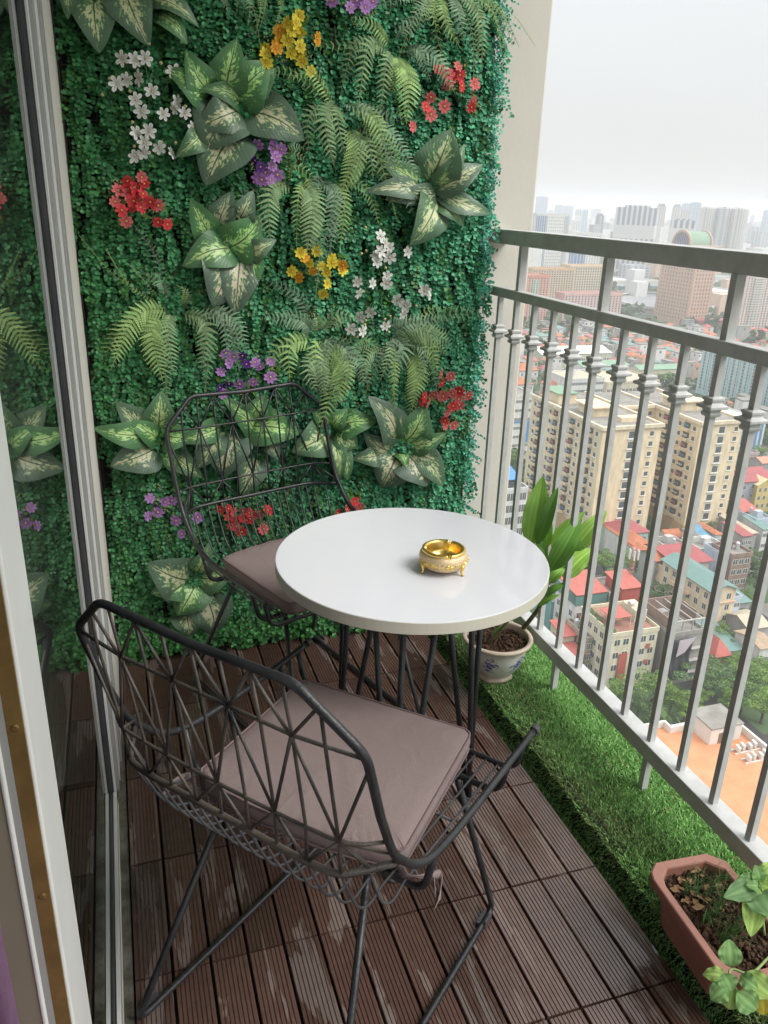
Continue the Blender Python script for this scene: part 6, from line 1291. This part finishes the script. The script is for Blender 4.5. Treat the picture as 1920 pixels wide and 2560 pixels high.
woods('distant_woodland', 'far-off belt of trees behind the towers', 2600, lambda: sector(650, 2600), 5, 10)
# ---- hazy towers on the skyline
def stripes(name, c1_, c2_, sx, sz, rough=.6):
    m, n, b = newmat(name); L = n.links; t = n.nodes.new('ShaderNodeTexCoord'); sp = n.nodes.new('ShaderNodeSeparateXYZ'); L.new(t.outputs['Object'], sp.inputs[0])
    def w_(o, s_, th):
        a = n.nodes.new('ShaderNodeMath'); a.operation = 'MULTIPLY'; a.inputs[1].default_value = s_; L.new(o, a.inputs[0]); f = n.nodes.new('ShaderNodeMath'); f.operation = 'FRACT'; L.new(a.outputs[0], f.inputs[0]); g = n.nodes.new('ShaderNodeMath'); g.operation = 'GREATER_THAN'; g.inputs[1].default_value = th; L.new(f.outputs[0], g.inputs[0]); return g.outputs[0]
    s1 = n.nodes.new('ShaderNodeMath'); s1.operation = 'ADD'; L.new(sp.outputs[0], s1.inputs[0]); L.new(sp.outputs[1], s1.inputs[1])
    mu = n.nodes.new('ShaderNodeMath'); mu.operation = 'MULTIPLY'; L.new(w_(s1.outputs[0], 1/sx, .45), mu.inputs[0]); L.new(w_(sp.outputs[2], 1/sz, .3), mu.inputs[1])
    x = n.nodes.new('ShaderNodeMix'); x.data_type = 'RGBA'; x.inputs['A'].default_value = (*c1_, 1); x.inputs['B'].default_value = (*c2_, 1); L.new(mu.outputs[0], x.inputs['Factor']); L.new(x.outputs['Result'], b.inputs['Base Color']); b.inputs['Roughness'].default_value = rough; return m
SM = [stripes('tower_facade_white', (.55,.55,.53), (.17,.19,.24), 7, 60), stripes('tower_facade_grey', (.38,.39,.40), (.15,.17,.20), 9, 3.6), stripes('tower_facade_cream', (.50,.47,.42), (.20,.19,.19), 5, 3.6), stripes('tower_facade_blue', (.28,.36,.46), (.14,.20,.30), 8, 4)]
def tower(label, xl, xr_, yt, dist, m, top=0, depth=None, group='hazy towers on the skyline', dome=None):
    xc = (xl+xr_)/2; d = ray(*cM(xc, yt)); hd = math.hypot(d[0], d[1]); P = CAM+d/hd*dist; wd = (xr_-xl)*.37372*((P-CAM)@CF)/FPX; dp = depth or wd*.8; zt = P[2]-G
    t = empty('skyline_tower', (P[0], P[1], G), label, 'tower', group, rz=-math.atan2(d[0], d[1])+rng.uniform(-.12, .12))
    b = MB()
    if dome == 'round': b.lathe([(wd/2, 0), (wd/2, zt-wd*.12), (wd*.44, zt-wd*.03), (wd*.3, zt), (0, zt+wd*.04)], 20); b.build('body', m, t)
    else: b.box(-wd/2, wd/2, 0, dp, 0, zt-(wd*.18 if top else 0)); b.build('body', m, t)
    if top: b = MB(); b.add([(-wd*.42, dp*.08, zt-wd*.18), (wd*.42, dp*.08, zt-wd*.18), (wd*.42, dp*.92, zt-wd*.18), (-wd*.42, dp*.92, zt-wd*.18), (-wd*.3, dp*.2, zt+wd*.12), (wd*.3, dp*.2, zt+wd*.12), (wd*.3, dp*.8, zt+wd*.12), (-wd*.3, dp*.8, zt+wd*.12)], [(4, 5, 6, 7), (0, 1, 5, 4), (1, 2, 6, 5), (2, 3, 7, 6), (3, 0, 4, 7)]); b.build('crown', M['tower_top'], t)
    elif dome != 'round': b = MB(); b.box(-wd*.3, wd*.3, dp*.2, dp*.8, zt, zt+wd*.05); b.build('roof_room', m, t)
M['tower_top'] = mat('dark_tower_crown', (.12,.15,.20), .6)
tcount = {}
for a in sorted(((108,190,60,2900,3), (235,288,115,3200,3), (290,358,120,3200,3), (375,416,144,2700,0), (420,458,146,2700,3), (476,545,142,3600,1), (1075,1138,150,1900,2), (1088,1145,105,2500,3), (1145,1214,99,2300,3), (1632,1680,150,2600,3), (1545,1572,182,3600,3), (1580,1628,225,3000,0), (600,640,205,3300,1), (985,1020,215,3000,1), (190,232,150,3600,3), (545,600,232,2400,1), (1540,1600,262,2200,1)), key=lambda a: a[0]):
    tcount[a[4]] = tcount.get(a[4], -1)+1
    tower(('pale blue hazy tower', 'grey hazy tower', 'cream striped tower', 'blue-grey hazy tower')[(0, 1, 2, 3)[a[4]]]+', '+ORD[tcount[a[4]]]+' of its kind on the skyline', a[0], a[1], a[2], a[3], SM[a[4]])
tower('grey tower with a rounded dark crown above the roof garden', 508, 563, 178, 1500, SM[1], top=1, group=None)
tower('wide white tower covered in narrow vertical fins', 648, 915, 130, 1250, SM[0], group=None, depth=40)
tower('grey tower with a dark crown right of the wide white one', 918, 980, 112, 1900, SM[2], top=1, group=None)
tower('grey tower with a dark crown left of the white and pink one', 1026, 1084, 116, 2000, SM[2], top=1, group=None)
tower('white and pink striped tower right behind the green vault', 1022, 1168, 215, 1150, SM[0], group=None)
for i, (a, c_) in enumerate(((1215, 1322), (1322, 1424), (1424, 1535))): tower('%s of the three round-topped towers' % ('leftmost', 'middle', 'rightmost')[i], a, c_, 122+3*i, 1600, SM[(2, 1, 2)[i]], dome='round', group=None)
b = MB()
for i in range(900):
    x, y = sector(900, 4200); w_ = rng.uniform(8, 30); h = rng.uniform(6, 34) if rng.random() < .85 else rng.uniform(34, 75); b.box(x-w_/2, x+w_/2, y-w_/2, y+w_/2, G, G+h, int(rng.integers(0, 4)))
tagp(b.build('distant_city', [wh, gy, pk, SM[1]]), 'blur of low buildings fading into the haze', 'buildings', kind='stuff')
# ---- haze
b = MB(); b.box(-7200, 7200, -7200, 7200, G-1, 48); hz = b.build('haze', [bpy.data.materials.new('haze_air')]); hm = hz.data.materials[0]; hm.use_nodes = True; n = hm.node_tree; n.nodes.clear()
v = n.nodes.new('ShaderNodeVolumePrincipled'); v.inputs['Density'].default_value = 3.4e-4; v.inputs['Color'].default_value = (.93,.96,1, 1); v.inputs['Anisotropy'].default_value = .1; o_ = n.nodes.new('ShaderNodeOutputMaterial'); n.links.new(v.outputs[0], o_.inputs['Volume']); hz['kind'] = 'stuff'
